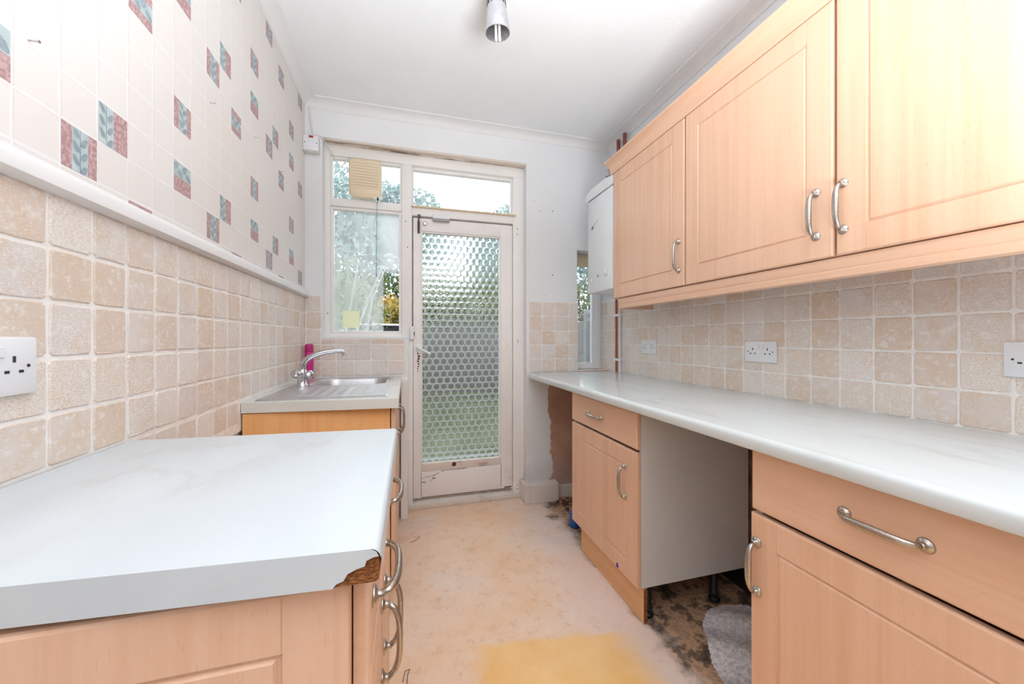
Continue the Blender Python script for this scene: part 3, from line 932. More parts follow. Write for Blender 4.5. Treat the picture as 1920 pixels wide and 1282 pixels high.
# ------------------------------------------------------------------ kitchen units
def front_mesh(w, h, groove=True, th=0.018, inset=0.072):
    """door or drawer front in local coords: x 0..w, y 0..h, z out; routed groove"""
    mb = MB(); rings = []
    def rect(i, z): rings.append([(i, i, z), (w - i, i, z), (w - i, h - i, z), (i, h - i, z)])
    rect(0, 0); rect(0, th - 0.005); rect(0.0012, th - 0.002); rect(0.0045, th)
    if groove:
        rect(inset, th); rect(inset + 0.0025, th - 0.0042); rect(inset + 0.006, th - 0.0046); rect(inset + 0.0095, th - 0.0005)
    vs = [p for r_ in rings for p in r_]; fs = [(3, 2, 1, 0)]
    for k in range(len(rings) - 1):
        for i in range(4):
            a, b = k * 4 + i, k * 4 + (i + 1) % 4
            fs.append((a, b, b + 4, a + 4))
    o = (len(rings) - 1) * 4
    fs.append((o, o + 1, o + 2, o + 3))
    mb.add(vs, fs)
    if w > 0.2:
        mb.cur = 1
        i = inset + 0.001
        for x in (i, w - i):
            for y0, y1 in (((0.005, inset), (h - inset, h - 0.005)) if groove else ((0.005, h - 0.005),)):
                mb.add([(x - .0005, y0, th + .0002), (x + .0005, y0, th + .0002), (x + .0005, y1, th + .0002), (x - .0005, y1, th + .0002)], [(0, 1, 2, 3)])
        mb.cur = 0
    return mb

def handle_mesh(L=0.128):
    """bow handle along local x, standing out along local z"""
    mb = MB()
    for s in (-1, 1):
        mb.lathe([(.0132, 0), (.0136, .0015), (.0115, .0038), (.0075, .0052), (.0058, .008), (.0054, .014)], (s * L / 2, 0, 0), (0, 0, 1), 16)
    pts = []; rs = []
    n = 16
    for k in range(n + 1):
        u = -1 + 2 * k / n
        e = abs(u) ** 3.2
        pts.append((u * (L / 2 + 0.003 * (1 - abs(u))), 0, 0.012 + 0.019 * (1 - e) ** 0.75))
        m_ = 1 - u * u
        rs.append((0.0048 + 0.0042 * m_, 0.0048 + 0.0008 * m_))
    mb.tube(pts, rs, 10, flat=(0, 0, 1))
    return mkmesh('handle', mb, 'nickel', smooth='all')
HANDLE = handle_mesh()

def front(parent, name, N, plane, u0, u1, z0, z1, mat='door', groove=True, label=None, inset=0.072):
    """front panel on a cabinet; u0<u1 along world Y"""
    w, h = u1 - u0, z1 - z0
    start = u1 if N[0] < 0 else u0
    back = plane - N[0] * 0.018
    o = link(name, mkmesh(name, front_mesh(w, h, groove, inset=inset), [mat, 'seam']), parent, frame((back, start, z0), N))
    if label: o['label'] = label
    return o
def handle(parent, N, plane, y, z, upright=True, rot=0.0):
    mw = frame((plane, y, z), N)
    if upright: mw = mw @ Matrix.Rotation(PI / 2, 4, 'Z')
    return link('handle', HANDLE, parent, mw)
def carcass(parent, x0, x1, y0, y1, z0, z1, mat='carcass', top=True):
    t_ = 0.016
    for nm, a, b in (('side_panel', (x0, y0, z0), (x1, y0 + t_, z1)), ('side_panel', (x0, y1 - t_, z0), (x1, y1, z1)),
                     ('base_panel', (x0, y0 + t_, z0), (x1, y1 - t_, z0 + t_)), ('top_panel', (x0, y0 + t_, z1 - t_), (x1, y1 - t_, z1))):
        mb = MB(); mb.box(a, b, 0.0008); obj(nm, mb, mat, parent)

RN, LN = (-1, 0, 0), (1, 0, 0)
# --- right wall: wall cupboards
XD = 1.166
ZB, ZT = 1.374, 2.105
c1 = thing('wall_cupboard', 'beech wall cupboard with a single door next to the boiler', 'cupboard', (1.31, 1.66, ZB))
carcass(c1, XD + 0.020, XR, 1.378, 1.962, ZB, ZT, 'wood')
dd = front(c1, 'door', RN, XD, 1.380, 1.960, ZB, ZT)
handle(dd, RN, XD, 1.412, 1.508)
c2 = thing('wall_cupboard', 'large double-door beech wall cupboard above the sockets', 'cupboard', (1.31, 0.77, ZB))
carcass(c2, XD + 0.020, XR, 0.18, 1.376, ZB, ZT, 'wood')
dd = front(c2, 'door', RN, XD, 0.784, 1.371, ZB, ZT, label='door with its handle on the near side')
handle(dd, RN, XD, 0.829, 1.506)
dd = front(c2, 'door', RN, XD, 0.182, 0.776, ZB, ZT, label='door with its handle on the far side')
handle(dd, RN, XD, 0.757, 1.507)
# cornice and light pelmet run along all doors
def swp(name, prof, y0, y1, label, cat, xend=None):
    mb = MB(); mb.extr(prof, 'y', y0, y1)
    return obj(name, mb, 'wood_h', smooth=True, label=label, cat=cat)
cz0 = ZT + 0.001
pr = [(XD + 0.05, cz0), (XD - 0.002, cz0), (XD - 0.004, cz0 + 0.006)]
for k in range(8):
    a = PI / 2 * k / 7
    pr.append((XD - 0.004 - 0.040 * (1 - math.cos(a)), cz0 + 0.008 + 0.050 * math.sin(a)))
pr += [(XD - 0.047, cz0 + 0.060), (XD - 0.047, cz0 + 0.066), (XD + 0.05, cz0 + 0.066)]
swp('cornice_moulding', pr, 0.18, 1.990, 'curved beech cornice along the top of the wall cupboards', 'moulding')
pz = ZB - 0.003
pr = [(XD + 0.045, pz), (XD + 0.012, pz), (XD + 0.010, pz - 0.010), (XD + 0.012, pz - 0.030), (XD + 0.014, pz - 0.034), (XD + 0.011, pz - 0.037), (XD + 0.013, pz - 0.056), (XD + 0.024, pz - 0.060), (XD + 0.030, pz - 0.060), (XD + 0.030, pz - 0.02), (XD + 0.045, pz - 0.02)]
swp('light_pelmet', pr, 0.18, 1.925, 'beech light pelmet along the underside of the wall cupboards', 'moulding')
mb = MB(); mb.box((XD + 0.034, 1.907, pz - 0.060), (XR - 0.06, 1.925, pz - 0.001), 0.002)
obj('pelmet_return', mb, 'wood_x', smooth=True, label='short beech pelmet return at the boiler end below the cupboard', cat='moulding')

# --- right wall: base units
XB = 0.88
b1 = thing('base_cupboard', 'beech base cupboard with drawer and a bare white side beside the empty gap', 'cupboard', (1.17, 1.61, 0.0))
carcass(b1, XB + 0.020, 1.435, 1.302, 1.915, 0.146, 0.858)
dd = front(b1, 'drawer', RN, XB, 1.304, 1.913, 0.697, 0.846, 'drawer', False)
handle(dd, RN, XB, 1.648, 0.770, False)
dd = front(b1, 'door', RN, XB, 1.304, 1.913, 0.146, 0.686)
handle(dd, RN, XB, 1.389, 0.545)
mb = MB(); mb.add([(XB - .0006, 1.455, .150), (XB - .0006, 1.440, .150), (XB - .0006, 1.437, .162), (XB - .0006, 1.446, .172), (XB - .0006, 1.457, .164)], [(0, 1, 2, 3, 4)])
obj('ink_mark', mb, 'purple', dd, label='small purple ink blot')
mb = MB(); mb.box((0.912, 1.305, 0.001), (0.928, 1.862, 0.141), 0.001)
pl = obj('plinth', mb, 'plinth', b1)
mb = MB(); mb.box((0.9125, 1.3035, 0.003), (0.9275, 1.3055, 0.139)); obj('raw_end', mb, 'chip', pl, label='raw chipboard end')
def leg(parent, x, y):
    mb = MB(); mb.lathe([(.022, .0), (.024, .004), (.024, .012), (.017, .018), (.0165, .030), (.020, .034), (.020, .042), (.0155, .048), (.0155, .128), (.030, .132), (.030, .145)], (x, y, 0.001), (0, 0, 1), 16)
    obj('leg', mb, 'black', parent, smooth=True)
for lx, ly in ((0.958, 1.345), (1.292, 1.345), (0.958, 1.86), (1.292, 1.86)): leg(b1, lx, ly)
b2 = thing('base_cupboard', 'beech base cupboard with wide drawer nearest the camera on the right', 'cupboard', (1.17, 0.49, 0.0))
carcass(b2, XB + 0.020, 1.435, 0.182, 0.79, 0.146, 0.858)
dd = front(b2, 'drawer', RN, XB, 0.184, 0.789, 0.693, 0.852, 'drawer', False)
handle(dd, RN, XB, 0.505, 0.777, False)
dd = front(b2, 'door', RN, XB, 0.184, 0.792, 0.146, 0.682)
handle(dd, RN, XB, 0.772, 0.547)
mb = MB(); mb.box((0.912, 0.184, 0.001), (0.928, 0.787, 0.141), 0.001); obj('plinth', mb, 'plinth', b2)
for lx, ly in ((0.962, 0.74), (1.292, 0.74), (0.962, 0.24), (1.292, 0.24)): leg(b2, lx, ly)

# worktop on the right, postformed front edge
prof = [(XR + 0.004, 0.861), (0.834, 0.861), (0.827, 0.864), (0.824, 0.870), (0.824, 0.886)]
for k in range(1, 6):
    a = PI / 2 * k / 5
    prof.append((0.824 + 0.014 * (1 - math.cos(a)), 0.886 + 0.014 * math.sin(a)))
prof += [(XR + 0.004, 0.900)]
mb = MB(); mb.extr(prof, 'y', 0.02, 2.505)
obj('worktop', mb, 'marble_gloss', smooth=True, label='long glossy pale marble worktop along the right wall', cat='worktop')

# --- left wall: near unit with end panel
XF = -0.042
n1 = thing('base_cupboard', 'near left beech base cupboard with two drawers over two doors and a panelled end', 'cupboard', (-0.32, 0.75, 0.0))
for nm, a, b in (('side_panel', (XL + .004, 0.474, 0.146), (XF - .020, 0.490, 0.874)), ('side_panel', (XL + .004, 1.000, 0.146), (XF - .020, 1.016, 0.874)),
                 ('base_panel', (XL + .004, 0.490, 0.146), (XF - .020, 1.000, 0.162))):
    mb = MB(); mb.box(a, b, 0.0008); obj(nm, mb, 'wood' if nm == 'side_panel' else 'carcass', n1)
def left_front(nm, y0, y1, z0, z1, mat='door', gr=True, inset=0.06):
    return front(n1, nm, LN, XF, y0, y1, z0, z1, mat, gr, inset=inset)
dd = left_front('drawer', 0.476, 0.738, 0.726, 0.868, 'drawer', False); handle(dd, LN, XF, 0.585, 0.806, False)
dd = left_front('drawer', 0.742, 1.012, 0.726, 0.868, 'drawer', False); handle(dd, LN, XF, 0.872, 0.806, False)
dd = left_front('door', 0.476, 0.738, 0.146, 0.722); handle(dd, LN, XF, 0.696, 0.610)
dd = left_front('door', 0.742, 1.012, 0.146, 0.722); handle(dd, LN, XF, 0.772, 0.606)
mb = MB(); mb.box((-0.10, 0.49, 0.001), (-0.084, 1.0, 0.143), 0.001); obj('plinth', mb, 'plinth', n1)
# decorative end panel facing the camera: door-like panel in the X-Z plane
pw, ph = 0.522, 0.868 - 0.02
o = link('end_panel', mkmesh('end_panel', front_mesh(pw, ph, True, inset=0.066), ['door', 'seam']), n1, frame((XF - 0.020 - pw, 0.473, 0.02), (0, -1, 0)))

# near worktop slab: laminate skin over chipboard, corner knocked off
slab = [(XL + 0.001, 0.472), (-0.027, 0.428), (-0.022, 0.990), (XL + 0.001, 1.030)]
def lerp(a, b, f): return (a[0] + (b[0] - a[0]) * f, a[1] + (b[1] - a[1]) * f)
wt = thing('worktop', 'pale marble worktop slab in the left foreground with a broken corner', 'worktop', (-0.3, 0.72, 0.877))
Z0, Z1 = 0.877, 0.915
mb = MB()
ins = 0.0016
core = [(XL + 0.004, 0.474), (-0.060, 0.4330), (-0.033, 0.4320), (-0.0290, 0.436), (-0.0240, 0.988), (XL + 0.004, 1.028)]
mb.prism(core, Z0 + 0.0005, Z1 - 0.011)
mb.prism([(XL + 0.004, 0.474), (-0.060, 0.4335), (-0.040, 0.4335), (-0.036, 0.440), (-0.034, 0.988), (XL + 0.004, 1.028)], Z1 - 0.011, Z1 - 0.0015)
obj('chipboard_core', mb, 'chip', wt, label='exposed brown chipboard at the broken corner')
mb = MB()
# top sheet with a rounded right edge that rolls down the side
ys = [0.428, 0.990]
n = 7
def roll(xe):
    p = [(xe - 0.010, Z1)]
    for k in range(1, n):
        a = PI / 2 * k / (n - 1)
        p.append((xe - 0.010 + 0.010 * math.sin(a), Z1 - 0.010 + 0.010 * math.cos(a)))
    p += [(xe, Z0 + 0.006), (xe - 0.003, Z0), (xe - 0.03, Z0)]
    return p
pa, pb = roll(-0.027), roll(-0.022)
vs = [(XL + 0.001, 0.472, Z1), (XL + 0.001, 1.030, Z1)]
fs = []
A = len(vs); vs += [(x, 0.428 + (-0.027 - x) * 0.0786, z) for x, z in pa]
B = len(vs); vs += [(x, 0.990, z) for x, z in pb]
fs.append((0, A, B, 1))
for k in range(len(pa) - 1):
    if k < n - 1:
        fs.append((A + k, A + k + 1, B + k + 1, B + k))
# side below the roll: start further back at the broken corner
m0 = len(vs)
cut = [(-0.0265, 0.452, Z1 - 0.010), (-0.0268, 0.436, Z0 + 0.026), (-0.0266, 0.446, Z0 + 0.016), (-0.0262, 0.455, Z0 + 0.010), (-0.0262, 0.462, Z0)]
vs += [vs[A + n - 1], cut[1], cut[2], cut[3], cut[4], (-0.022, 0.990, Z0)]
fs.append((m0, m0 + 1, m0 + 2, m0 + 3, m0 + 4, m0 + 5, B + n - 1))
mb.add(vs, fs)
# front strip with the jagged bite out of its right end
def fpt(x, z): 
    return (x, 0.428 + (-0.027 - x) * 0.0786, z)
fr = [(XL + 0.001, Z0), (-0.075, Z0), (-0.071, Z0 + 0.0045), (-0.064, Z0 + 0.007), (-0.060, Z0 + 0.014), (-0.051, Z0 + 0.018), (-0.043, Z0 + 0.020), (-0.041, Z0 + 0.026), (-0.034, Z0 + 0.029), (-0.0285, Z1 - 0.0085), (-0.031, Z1 - 0.003), (-0.037, Z1), (XL + 0.001, Z1)]
k0 = len(mb.v)
mb.add([fpt(x, z) for x, z in fr], [tuple(range(len(fr)))])
mb.add([(XL + .001, 0.472, Z0), (-0.075, 0.4318, Z0), (-0.03, 0.465, Z0), (-0.022, 0.990, Z0), (XL + .001, 1.03, Z0)], [(4, 3, 2, 1, 0)])
mb.add([(XL + .001, 1.030, Z0), (-0.022, 0.990, Z0), (-0.022, 0.990, Z1 - .004), (-0.032, 0.990, Z1), (XL + .001, 1.030, Z1)], [(4, 3, 2, 1, 0)])
obj('laminate', mb, 'marble', wt)

# --- left wall: sink unit
n2 = thing('sink_cupboard', 'orange toned beech sink cupboard with two doors beside the back door', 'cupboard', (-0.32, 2.02, 0.0))
SY0, SY1 = 1.605, 2.455
for nm, a, b, mt in (('end_panel', (XL + .004, SY0, 0.02), (XF - .022, SY0 + .018, 0.862), 'wood_orange'), ('side_panel', (XL + .004, SY1 - .016, 0.146), (XF - .020, SY1, 0.862), 'carcass'),
                     ('base_panel', (XL + .004, SY0 + .018, 0.146), (XF - .020, SY1 - .016, 0.162), 'carcass')):
    mb = MB(); mb.box(a, b, 0.0008); obj(nm, mb, mt, n2)
dd = front(n2, 'door', LN, XF, SY0, 2.028, 0.146, 0.858); handle(dd, LN, XF, 1.985, 0.727)
dd = front(n2, 'door', LN, XF, 2.032, SY1, 0.146, 0.858); handle(dd, LN, XF, 2.075, 0.727)
mb = MB(); mb.box((-0.10, SY0 + .02, 0.001), (-0.084, SY1 - .002, 0.143), 0.001); obj('plinth', mb, 'plinth', n2)
# worktop ring with the sink cut-out
sx0, sx1, sy0, sy1 = -0.540, -0.088, 1.650, 2.420
ox0, ox1, oy0, oy1 = XL + 0.001, -0.030, 1.575, 2.500
ZS0, ZS1 = 0.865, 0.903
mb = MB()
vs = []; 
outer = [(ox0, oy0 + .028), (ox1, oy0 - .012), (ox1, oy1), (ox0, oy1)]
inner = [(sx0 + .02, sy0 + .02), (sx1 - .02, sy0 + .02), (sx1 - .02, sy1 - .02), (sx0 + .02, sy1 - .02)]
for z in (ZS0, ZS1):
    vs += [(x, y, z) for x, y in outer] + [(x, y, z) for x, y in inner]
fs = []
for i in range(4):
    j = (i + 1) % 4
    fs += [(8 + i, 8 + j, 12 + j, 12 + i), (j, i, 4 + i, 4 + j), (i, j, 8 + j, 8 + i), (4 + j, 4 + i, 12 + i, 12 + j)]
mb.add(vs, fs)
obj('worktop', mb, 'marble_old', label='short stained pale worktop around the sink', cat='worktop')

# stainless sink: one pressed sheet with bowl and ridged drainer
def sink():
    X0, X1, Y0, Y1 = -0.556, -0.072, 1.634, 2.436
    nx, ny = 72, 120
    bx0, bx1, by0, by1 = -0.455, -0.105, 2.035, 2.385
    mb = MB(); vs = []
    def rbox(x, y, a, b, c, d, r):
        cx, cy = (a + b) / 2, (c + d) / 2
        qx, qy = abs(x - cx) - (b - a) / 2 + r, abs(y - cy) - (d - c) / 2 + r
        return math.hypot(max(qx, 0), max(qy, 0)) + min(max(qx, qy), 0) - r
    for j in range(ny + 1):
        y = Y0 + (Y1 - Y0) * j / ny
        for i in range(nx + 1):
            x = X0 + (X1 - X0) * i / nx
            e = rbox(x, y, X0, X1, Y0, Y1, 0.02)
            z = ZS1 + 0.0075
            if e > -0.012: z = ZS1 + 0.0008 + 0.0067 * math.sin(min(max(-e / 0.012, 0), 1) * PI / 2)
            b = rbox(x, y, bx0, bx1, by0, by1, 0.085)
            if b < 0.012:
                t_ = min(max((0.012 - b) / 0.035, 0), 1)
                z -= 0.145 * (t_ * t_ * (3 - 2 * t_)) if t_ < 1 else 0.145
            elif y < 1.99 and x > -0.50 and x < -0.10 and y > 1.67:
                w_ = min(1, (y - 1.67) / 0.03, (1.99 - y) / 0.05, (x + 0.50) / 0.02, (-0.10 - x) / 0.02)
                fan = x + 0.30
                z -= 0.0018 * w_ * (0.5 - 0.5 * math.cos(2 * PI * fan / 0.045)) + 0.002 * w_
            vs.append((x, y, z))
    w_ = nx + 1; fs = []
    for j in range(ny):
        for i in range(nx):
            a = j * w_ + i
            fs.append((a, a + 1, a + 1 + w_, a + w_))
    mb.add(vs, fs)
    return mb
sk = thing('sink', 'stainless steel sink with ridged drainer set in the worktop', 'sink', (-0.31, 2.03, ZS1))
obj('basin', sink(), 'steel', sk, smooth='all')
mb = MB(); mb.lathe([(.042, 0), (.040, .003), (.030, .001), (.012, .002)], (-0.28, 2.21, ZS1 - .139), (0, 0, 1), 18)
obj('plug_hole', mb, 'chrome', sk, smooth=True)
# mixer tap
tx, ty = -0.494, 2.06
tp = thing('mixer_tap', 'chrome mixer tap with a curved swivel spout behind the drainer', 'tap', (tx, ty, ZS1 + .006))
zb = ZS1 + 0.006
mb = MB(); mb.lathe([(.027, 0), (.027, .004), (.022, .010), (.020, .030), (.022, .060), (.020, .078), (.014, .084)], (tx, ty, zb), (0, 0, 1), 20)
obj('tap_body', mb, 'chrome', tp, smooth=True)
mb = MB()
sp = [(tx + .001, ty, zb + .076), (tx + .004, ty + .001, zb + .098), (tx + .013, ty + .003, zb + .120), (tx + .030, ty + .006, zb + .138), (tx + .054, ty + .010, zb + .150), (tx + .085, ty + .014, zb + .160), (tx + .115, ty + .018, zb + .166), (tx + .145, ty + .022, zb + .170), (tx + .166, ty + .025, zb + .171), (tx + .180, ty + .026, zb + .168), (tx + .187, ty + .027, zb + .158), (tx + .187, ty + .027, zb + .148)]
mb.tube(sp, [.017, .016, .015, .0142, .0135, .0125, .0115, .011, .011, .011, .0105, .010], 14)
obj('spout', mb, 'chrome', tp, smooth=True)
mb = MB(); mb.lathe([(.010, 0), (.011, .004), (.008, .010)], (tx + .187, ty + .027, zb + .141), (0, 0, 1), 14)
obj('aerator', mb, 'chrome', tp, smooth=True)
for s, nm in ((-1, 'chrome tap head on the drainer side'), (1, 'tap head on the wall side')):
    ax = Vector((-0.45, s * 0.8, 0.30)) if s < 0 else Vector((0.55, 0.75, 0.1))
    mb = MB(); mb.lathe([(.010, .012), (.012, .020), (.018, .028), (.021, .036), (.021, .048), (.016, .056), (.006, .059)], (tx, ty, zb + .048), ax, 14)
    obj('tap_head', mb, 'chrome', tp, smooth=True)

# deodorant can in the corner
can = thing('spray_can', 'pink spray can standing in the corner behind the tap', 'can', (-0.551, 2.455, ZS1))
cx, cy = -0.551, 2.455
mb = MB(); mb.lathe([(.021, 0), (.0235, .003), (.0235, .150), (.0215, .160)], (cx, cy, ZS1 + .001), (0, 0, 1), 22); obj('can_body', mb, 'pink', can, smooth=True)
mb = MB(); mb.lathe([(.0230, .158), (.0232, .162), (.0230, .194), (.0205, .203), (.012, .206)], (cx, cy, ZS1 + .001), (0, 0, 1), 22); obj('cap', mb, 'pink_dk', can, smooth=True)
def on_can(pts, r, w, mat, nm):
    mb = MB(); q = []
    for a, z in pts:
        th = -PI / 2 + a
        q.append((cx + r * math.cos(th), cy + r * math.sin(th), ZS1 + z))
    mb.tube(q, w, 5)
    obj(nm, mb, mat, can)
on_can([(-.30 + .6 * (0.5 - 0.5 * math.cos(2 * PI * k / 14)) , .137 + .008 * math.sin(2 * PI * k / 14)) for k in range(15)], .0237, .0008, 'pale', 'logo_oval')
on_can([(-.25, .134), (-.12, .140), (0.0, .136), (.12, .140), (.35, .143)], .0237, .0009, 'pale', 'logo_swash')
on_can([(-.12, .139), (.05, .141), (.15, .139)], .0238, .0008, 'navy', 'logo_script')
mb = MB(); q = []
for k in range(12):
    a = 2 * PI * k / 12
    th = -PI / 2 + .75 + .38 * math.cos(a)
    q.append((cx + .0240 * math.cos(th), cy + .0240 * math.sin(th), ZS1 + .036 + .018 * math.sin(a)))
mb.add(q, [tuple(range(12))]); obj('badge', mb, 'pale', can, label='pale round badge low on the can')

# ------------------------------------------------------------------ sockets and switch
def socket(label, N, plane, y0, y1, z0, z1, two=True):
    yc, zc = (y0 + y1) / 2, (z0 + z1) / 2
    w, h = y1 - y0, z1 - z0
    t = thing('wall_socket', label, 'socket', (plane, yc, zc))
    fm = frame((plane, yc, zc), N)
    mb = MB(); mb.box((-w / 2, -h / 2, 0), (w / 2, h / 2, 0.010), 0.004)
    link('faceplate', mkmesh('faceplate', mb, 'white_plastic', True), t, fm)
    for s in (-1, 1):
        holes = MB(); sw = MB()
        cx_ = s * w * .235
        holes.box((cx_ - .0022, .006, .0095), (cx_ + .0022, .0155, .0106))
        for q in (-1, 1): holes.box((cx_ + q * .011 - .0036, -.0105, .0095), (cx_ + q * .011 + .0036, -.0062, .0106))
        holes.lathe([(.0028, 0), (.0026, .0011)], (s * w * .39, .0, .0096), (0, 0, 1), 8)
        sw.box((s * .011 - .0075, h * .24 - .008, .0095), (s * .011 + .0075, h * .24 + .009, .0128), .0015)
        link('pin_holes', mkmesh('pin_holes', holes, 'dark'), t, fm)
        link('switch_rocker', mkmesh('switch_rocker', sw, 'white_plastic'), t, fm)
socket('white double socket on the left wall tiles above the marble slab', LN, XL, 0.652, 0.798, 1.053, 1.143)
socket('smallest white double socket beside the pipes', RN, XR, 1.956, 2.106, 1.046, 1.133)
socket('white double socket in the middle of the right wall tiles', RN, XR, 1.186, 1.333, 1.040, 1.130)
socket('white double socket cut by the right edge of the picture', RN, XR, 0.436, 0.581, 1.045, 1.133)
sw = thing('fused_switch', 'white fused switch with red neon in the corner beside the window', 'switch', (-0.545, 2.51, 2.26))
mb = MB(); mb.box((-0.588, 2.488, 2.258), (-0.508, YF, 2.352), 0.003); obj('back_box', mb, 'cable', sw, smooth=True)
mb = MB(); mb.box((-0.590, 2.478, 2.262), (-0.506, 2.488, 2.352), 0.003); obj('faceplate', mb, 'white_plastic', sw, smooth=True)
mb = MB(); mb.box((-0.558, 2.4755, 2.336), (-0.534, 2.479, 2.348), 0.001); obj('neon_lens', mb, 'red', sw)
for xx in (-0.581, -0.516):
    mb = MB(); mb.lathe([(.0032, 0), (.003, .0012)], (xx, 2.4785, 2.307), (0, -1, 0), 8)
    obj('screw', mb, 'dark', sw)
mb = MB(); mb.tube([(-0.560, 2.50, ZC - .05), (-0.557, 2.505, 2.48), (-0.545, 2.508, 2.40), (-0.540, 2.505, 2.352)], .0040, 8)
obj('cable', mb, 'cable', smooth=True, label='white cable dropping from the coving to the fused switch', cat='cable')
mb = MB(); mb.tube([(-0.530, 2.512, 2.357), (-0.520, 2.512, 2.372), (-0.497, 2.51, 2.366), (-0.478, 2.55, 2.345), (-0.468, 2.585, 2.33), (-0.452, 2.588, 2.315), (-0.430, 2.585, 2.27), (-0.405, 2.58, 2.225), (-0.398, 2.58, 2.222), (-0.375, 2.58, 2.255), (-0.350, 2.575, 2.29)], .0032, 8)
obj('cable', mb, 'cable', smooth=True, label='thin drooping cable from the fused switch to the extractor fan', cat='cable')

# ------------------------------------------------------------------ extractor fan
fx0, fx1, fz0, fz1, fy = -0.350, -0.155, 2.040, 2.282, 2.545
fan = thing('extractor_fan', 'yellowed cream extractor fan fixed in the top window pane', 'fan', (-0.25, 2.60, fz0))
def rrect(x0, z0, x1, z1, r, n=5):
    pts = []
    for cx_, cz_, a0 in ((x1 - r, z0 + r, -PI / 2), (x1 - r, z1 - r, 0), (x0 + r, z1 - r, PI / 2), (x0 + r, z0 + r, PI)):
        for k in range(n):
            a = a0 + PI / 2 * k / (n - 1)
            pts.append((cx_ + r * math.cos(a), cz_ + r * math.sin(a)))
    return pts
mb = MB(); vs = []; fs = []
lv = [(0.0, 2.640), (0.0, fy + 0.014), (0.004, fy + 0.005), (0.012, fy)]
P0 = rrect(fx0, fz0, fx1, fz1, 0.026); m = len(P0)
cxm, czm = (fx0 + fx1) / 2, (fz0 + fz1) / 2
for ins, y in lv:
    for x, z in P0:
        kx = (fx1 - fx0 - 2 * ins) / (fx1 - fx0); kz = (fz1 - fz0 - 2 * ins) / (fz1 - fz0)
        zz = czm + (z - czm) * kz
        if y > fy + .02: zz = max(zz, fz0 + 0.012)
        elif y < fy + 0.01 and zz < fz0 + .05: zz = zz + 0.012
        vs.append((cxm + (x - cxm) * kx, y, zz))
for r_ in range(len(lv) - 1):
    for k in range(m):
        a, b = r_ * m + k, r_ * m + (k + 1) % m
        fs.append((a, b, b + m, a + m))
fs.append(tuple((len(lv) - 1) * m + k for k in range(m)))
mb.add(vs, fs); obj('housing', mb, 'cream', fan, smooth=True)
mb = MB(); mb.box((fx0 + .016, fy - .0009, fz0 + .050), (fx1 - .016, fy + .001, fz0 + .227)); obj('grille_shade_plate', mb, 'cream_dk', fan)  # dark plate paints in the shade between the slats
for k in range(10):
    z = fz0 + 0.050 + 0.0178 * k
    mb = MB()
    mb.add([(fx0 + .014, fy - .0015, z), (fx1 - .014, fy - .0015, z), (fx1 - .014, fy - .0075, z + .0138), (fx0 + .014, fy - .0075, z + .0138), (fx0 + .014, fy + .0005, z + .0138), (fx1 - .014, fy + .0005, z + .0138), (fx1 - .014, fy + .0005, z), (fx0 + .014, fy + .0005, z)],
           [(0, 1, 2, 3), (3, 2, 5, 4), (0, 3, 4, 7), (1, 6, 5, 2), (7, 6, 1, 0)])
    obj('slat', mb, 'cream', fan)
mb = MB(); mb.box((fx0 + .082, fy - .0012, fz1 - .020), (fx0 + .112, fy + .001, fz1 - .014), .0005); obj('badge', mb, 'iron', fan)
mb = MB(); mb.box((-0.200, 2.555, fz0 - .006), (-0.182, 2.575, fz0 + .014), .002); mb.box((-0.172, 2.555, fz0 - .006), (-0.154, 2.575, fz0 + .014), .002); obj('cord_guide', mb, 'white_plastic', fan)
mb = MB(); mb.box((-0.181, 2.556, fz0 - .010), (-0.173, 2.574, fz0 + .012), .001); obj('pull_switch', mb, 'dark', fan)
mb = MB(); mb.tube([(-0.177, 2.565, fz0 - .008), (-0.181, 2.565, fz0 - .03), (-0.184, 2.566, 1.93), (-0.185, 2.567, 1.75), (-0.186, 2.568, 1.555)], .0015, 6)
for z in (1.80, 1.545): 
    mb.lathe([(.001, .012), (.004, .004), (.003, 0), (.001, -.010)], (-0.1855, 2.5675, z), (0, 0, 1), 7)
mb.tube([(-0.186, 2.568, 1.80), (-0.198, 2.566, 1.804), (-0.192, 2.566, 1.792), (-0.186, 2.568, 1.797)], .0014, 5)
obj('pull_cord', mb, 'teal', fan, label='teal string pull cord with knots')

# paper note stuck to the pane
mb = MB(); mb.box((-0.396, 2.6385, 1.219), (-0.295, 2.6405, 1.322)); mb.add([(-0.400, 2.634, 1.212), (-0.296, 2.636, 1.214), (-0.295, 2.6395, 1.222), (-0.396, 2.6395, 1.222)], [(0, 1, 2, 3)])
obj('paper_note', mb, 'note', label='square pale green paper note stuck to the window', cat='note')

# ------------------------------------------------------------------ boiler, flue and pipes
bo = thing('boiler', 'white combi boiler on the wall beyond the wall cupboards', 'boiler', (1.31, 2.13, 1.43))
bx = 1.170
mb = MB(); mb.box((bx, 1.975, 1.436), (XR + .006, 2.298, 2.052), 0.014); obj('casing', mb, 'boiler', bo, smooth=True)
mb = MB(); mb.extr([(1.970, 2.054), (2.303, 2.054), (2.318, 2.066), (2.318, 2.084), (2.300, 2.102), (2.24, 2.118), (2.05, 2.118), (1.970, 2.104)], 'x', bx - .003, XR + .004)
mb.v = [(x, y, z) for (x, y, z) in mb.v]
obj('top_cap', mb, 'boiler', bo, smooth=True)
fmb = frame((bx - .0006, 2.13, 1.50), RN)
def boil(nm, pts, w, mat, label=None):
    m2 = MB(); m2.tube([(u, v, .0) for u, v in pts], w, 5)
    o = link(nm, mkmesh(nm, m2, mat), bo, fmb)
    if label: o['label'] = label
mb = MB(); mb.lathe([(.0255, 0), (.0255, .002), (.022, .003)], (.075, .046, 0), (0, 0, 1), 20); mb.lathe([(.016, .003), (.0155, .013), (.012, .014)], (.075, .046, 0), (0, 0, 1), 16)
link('control_knob', mkmesh('control_knob', mb, 'boiler', True), bo, fmb)
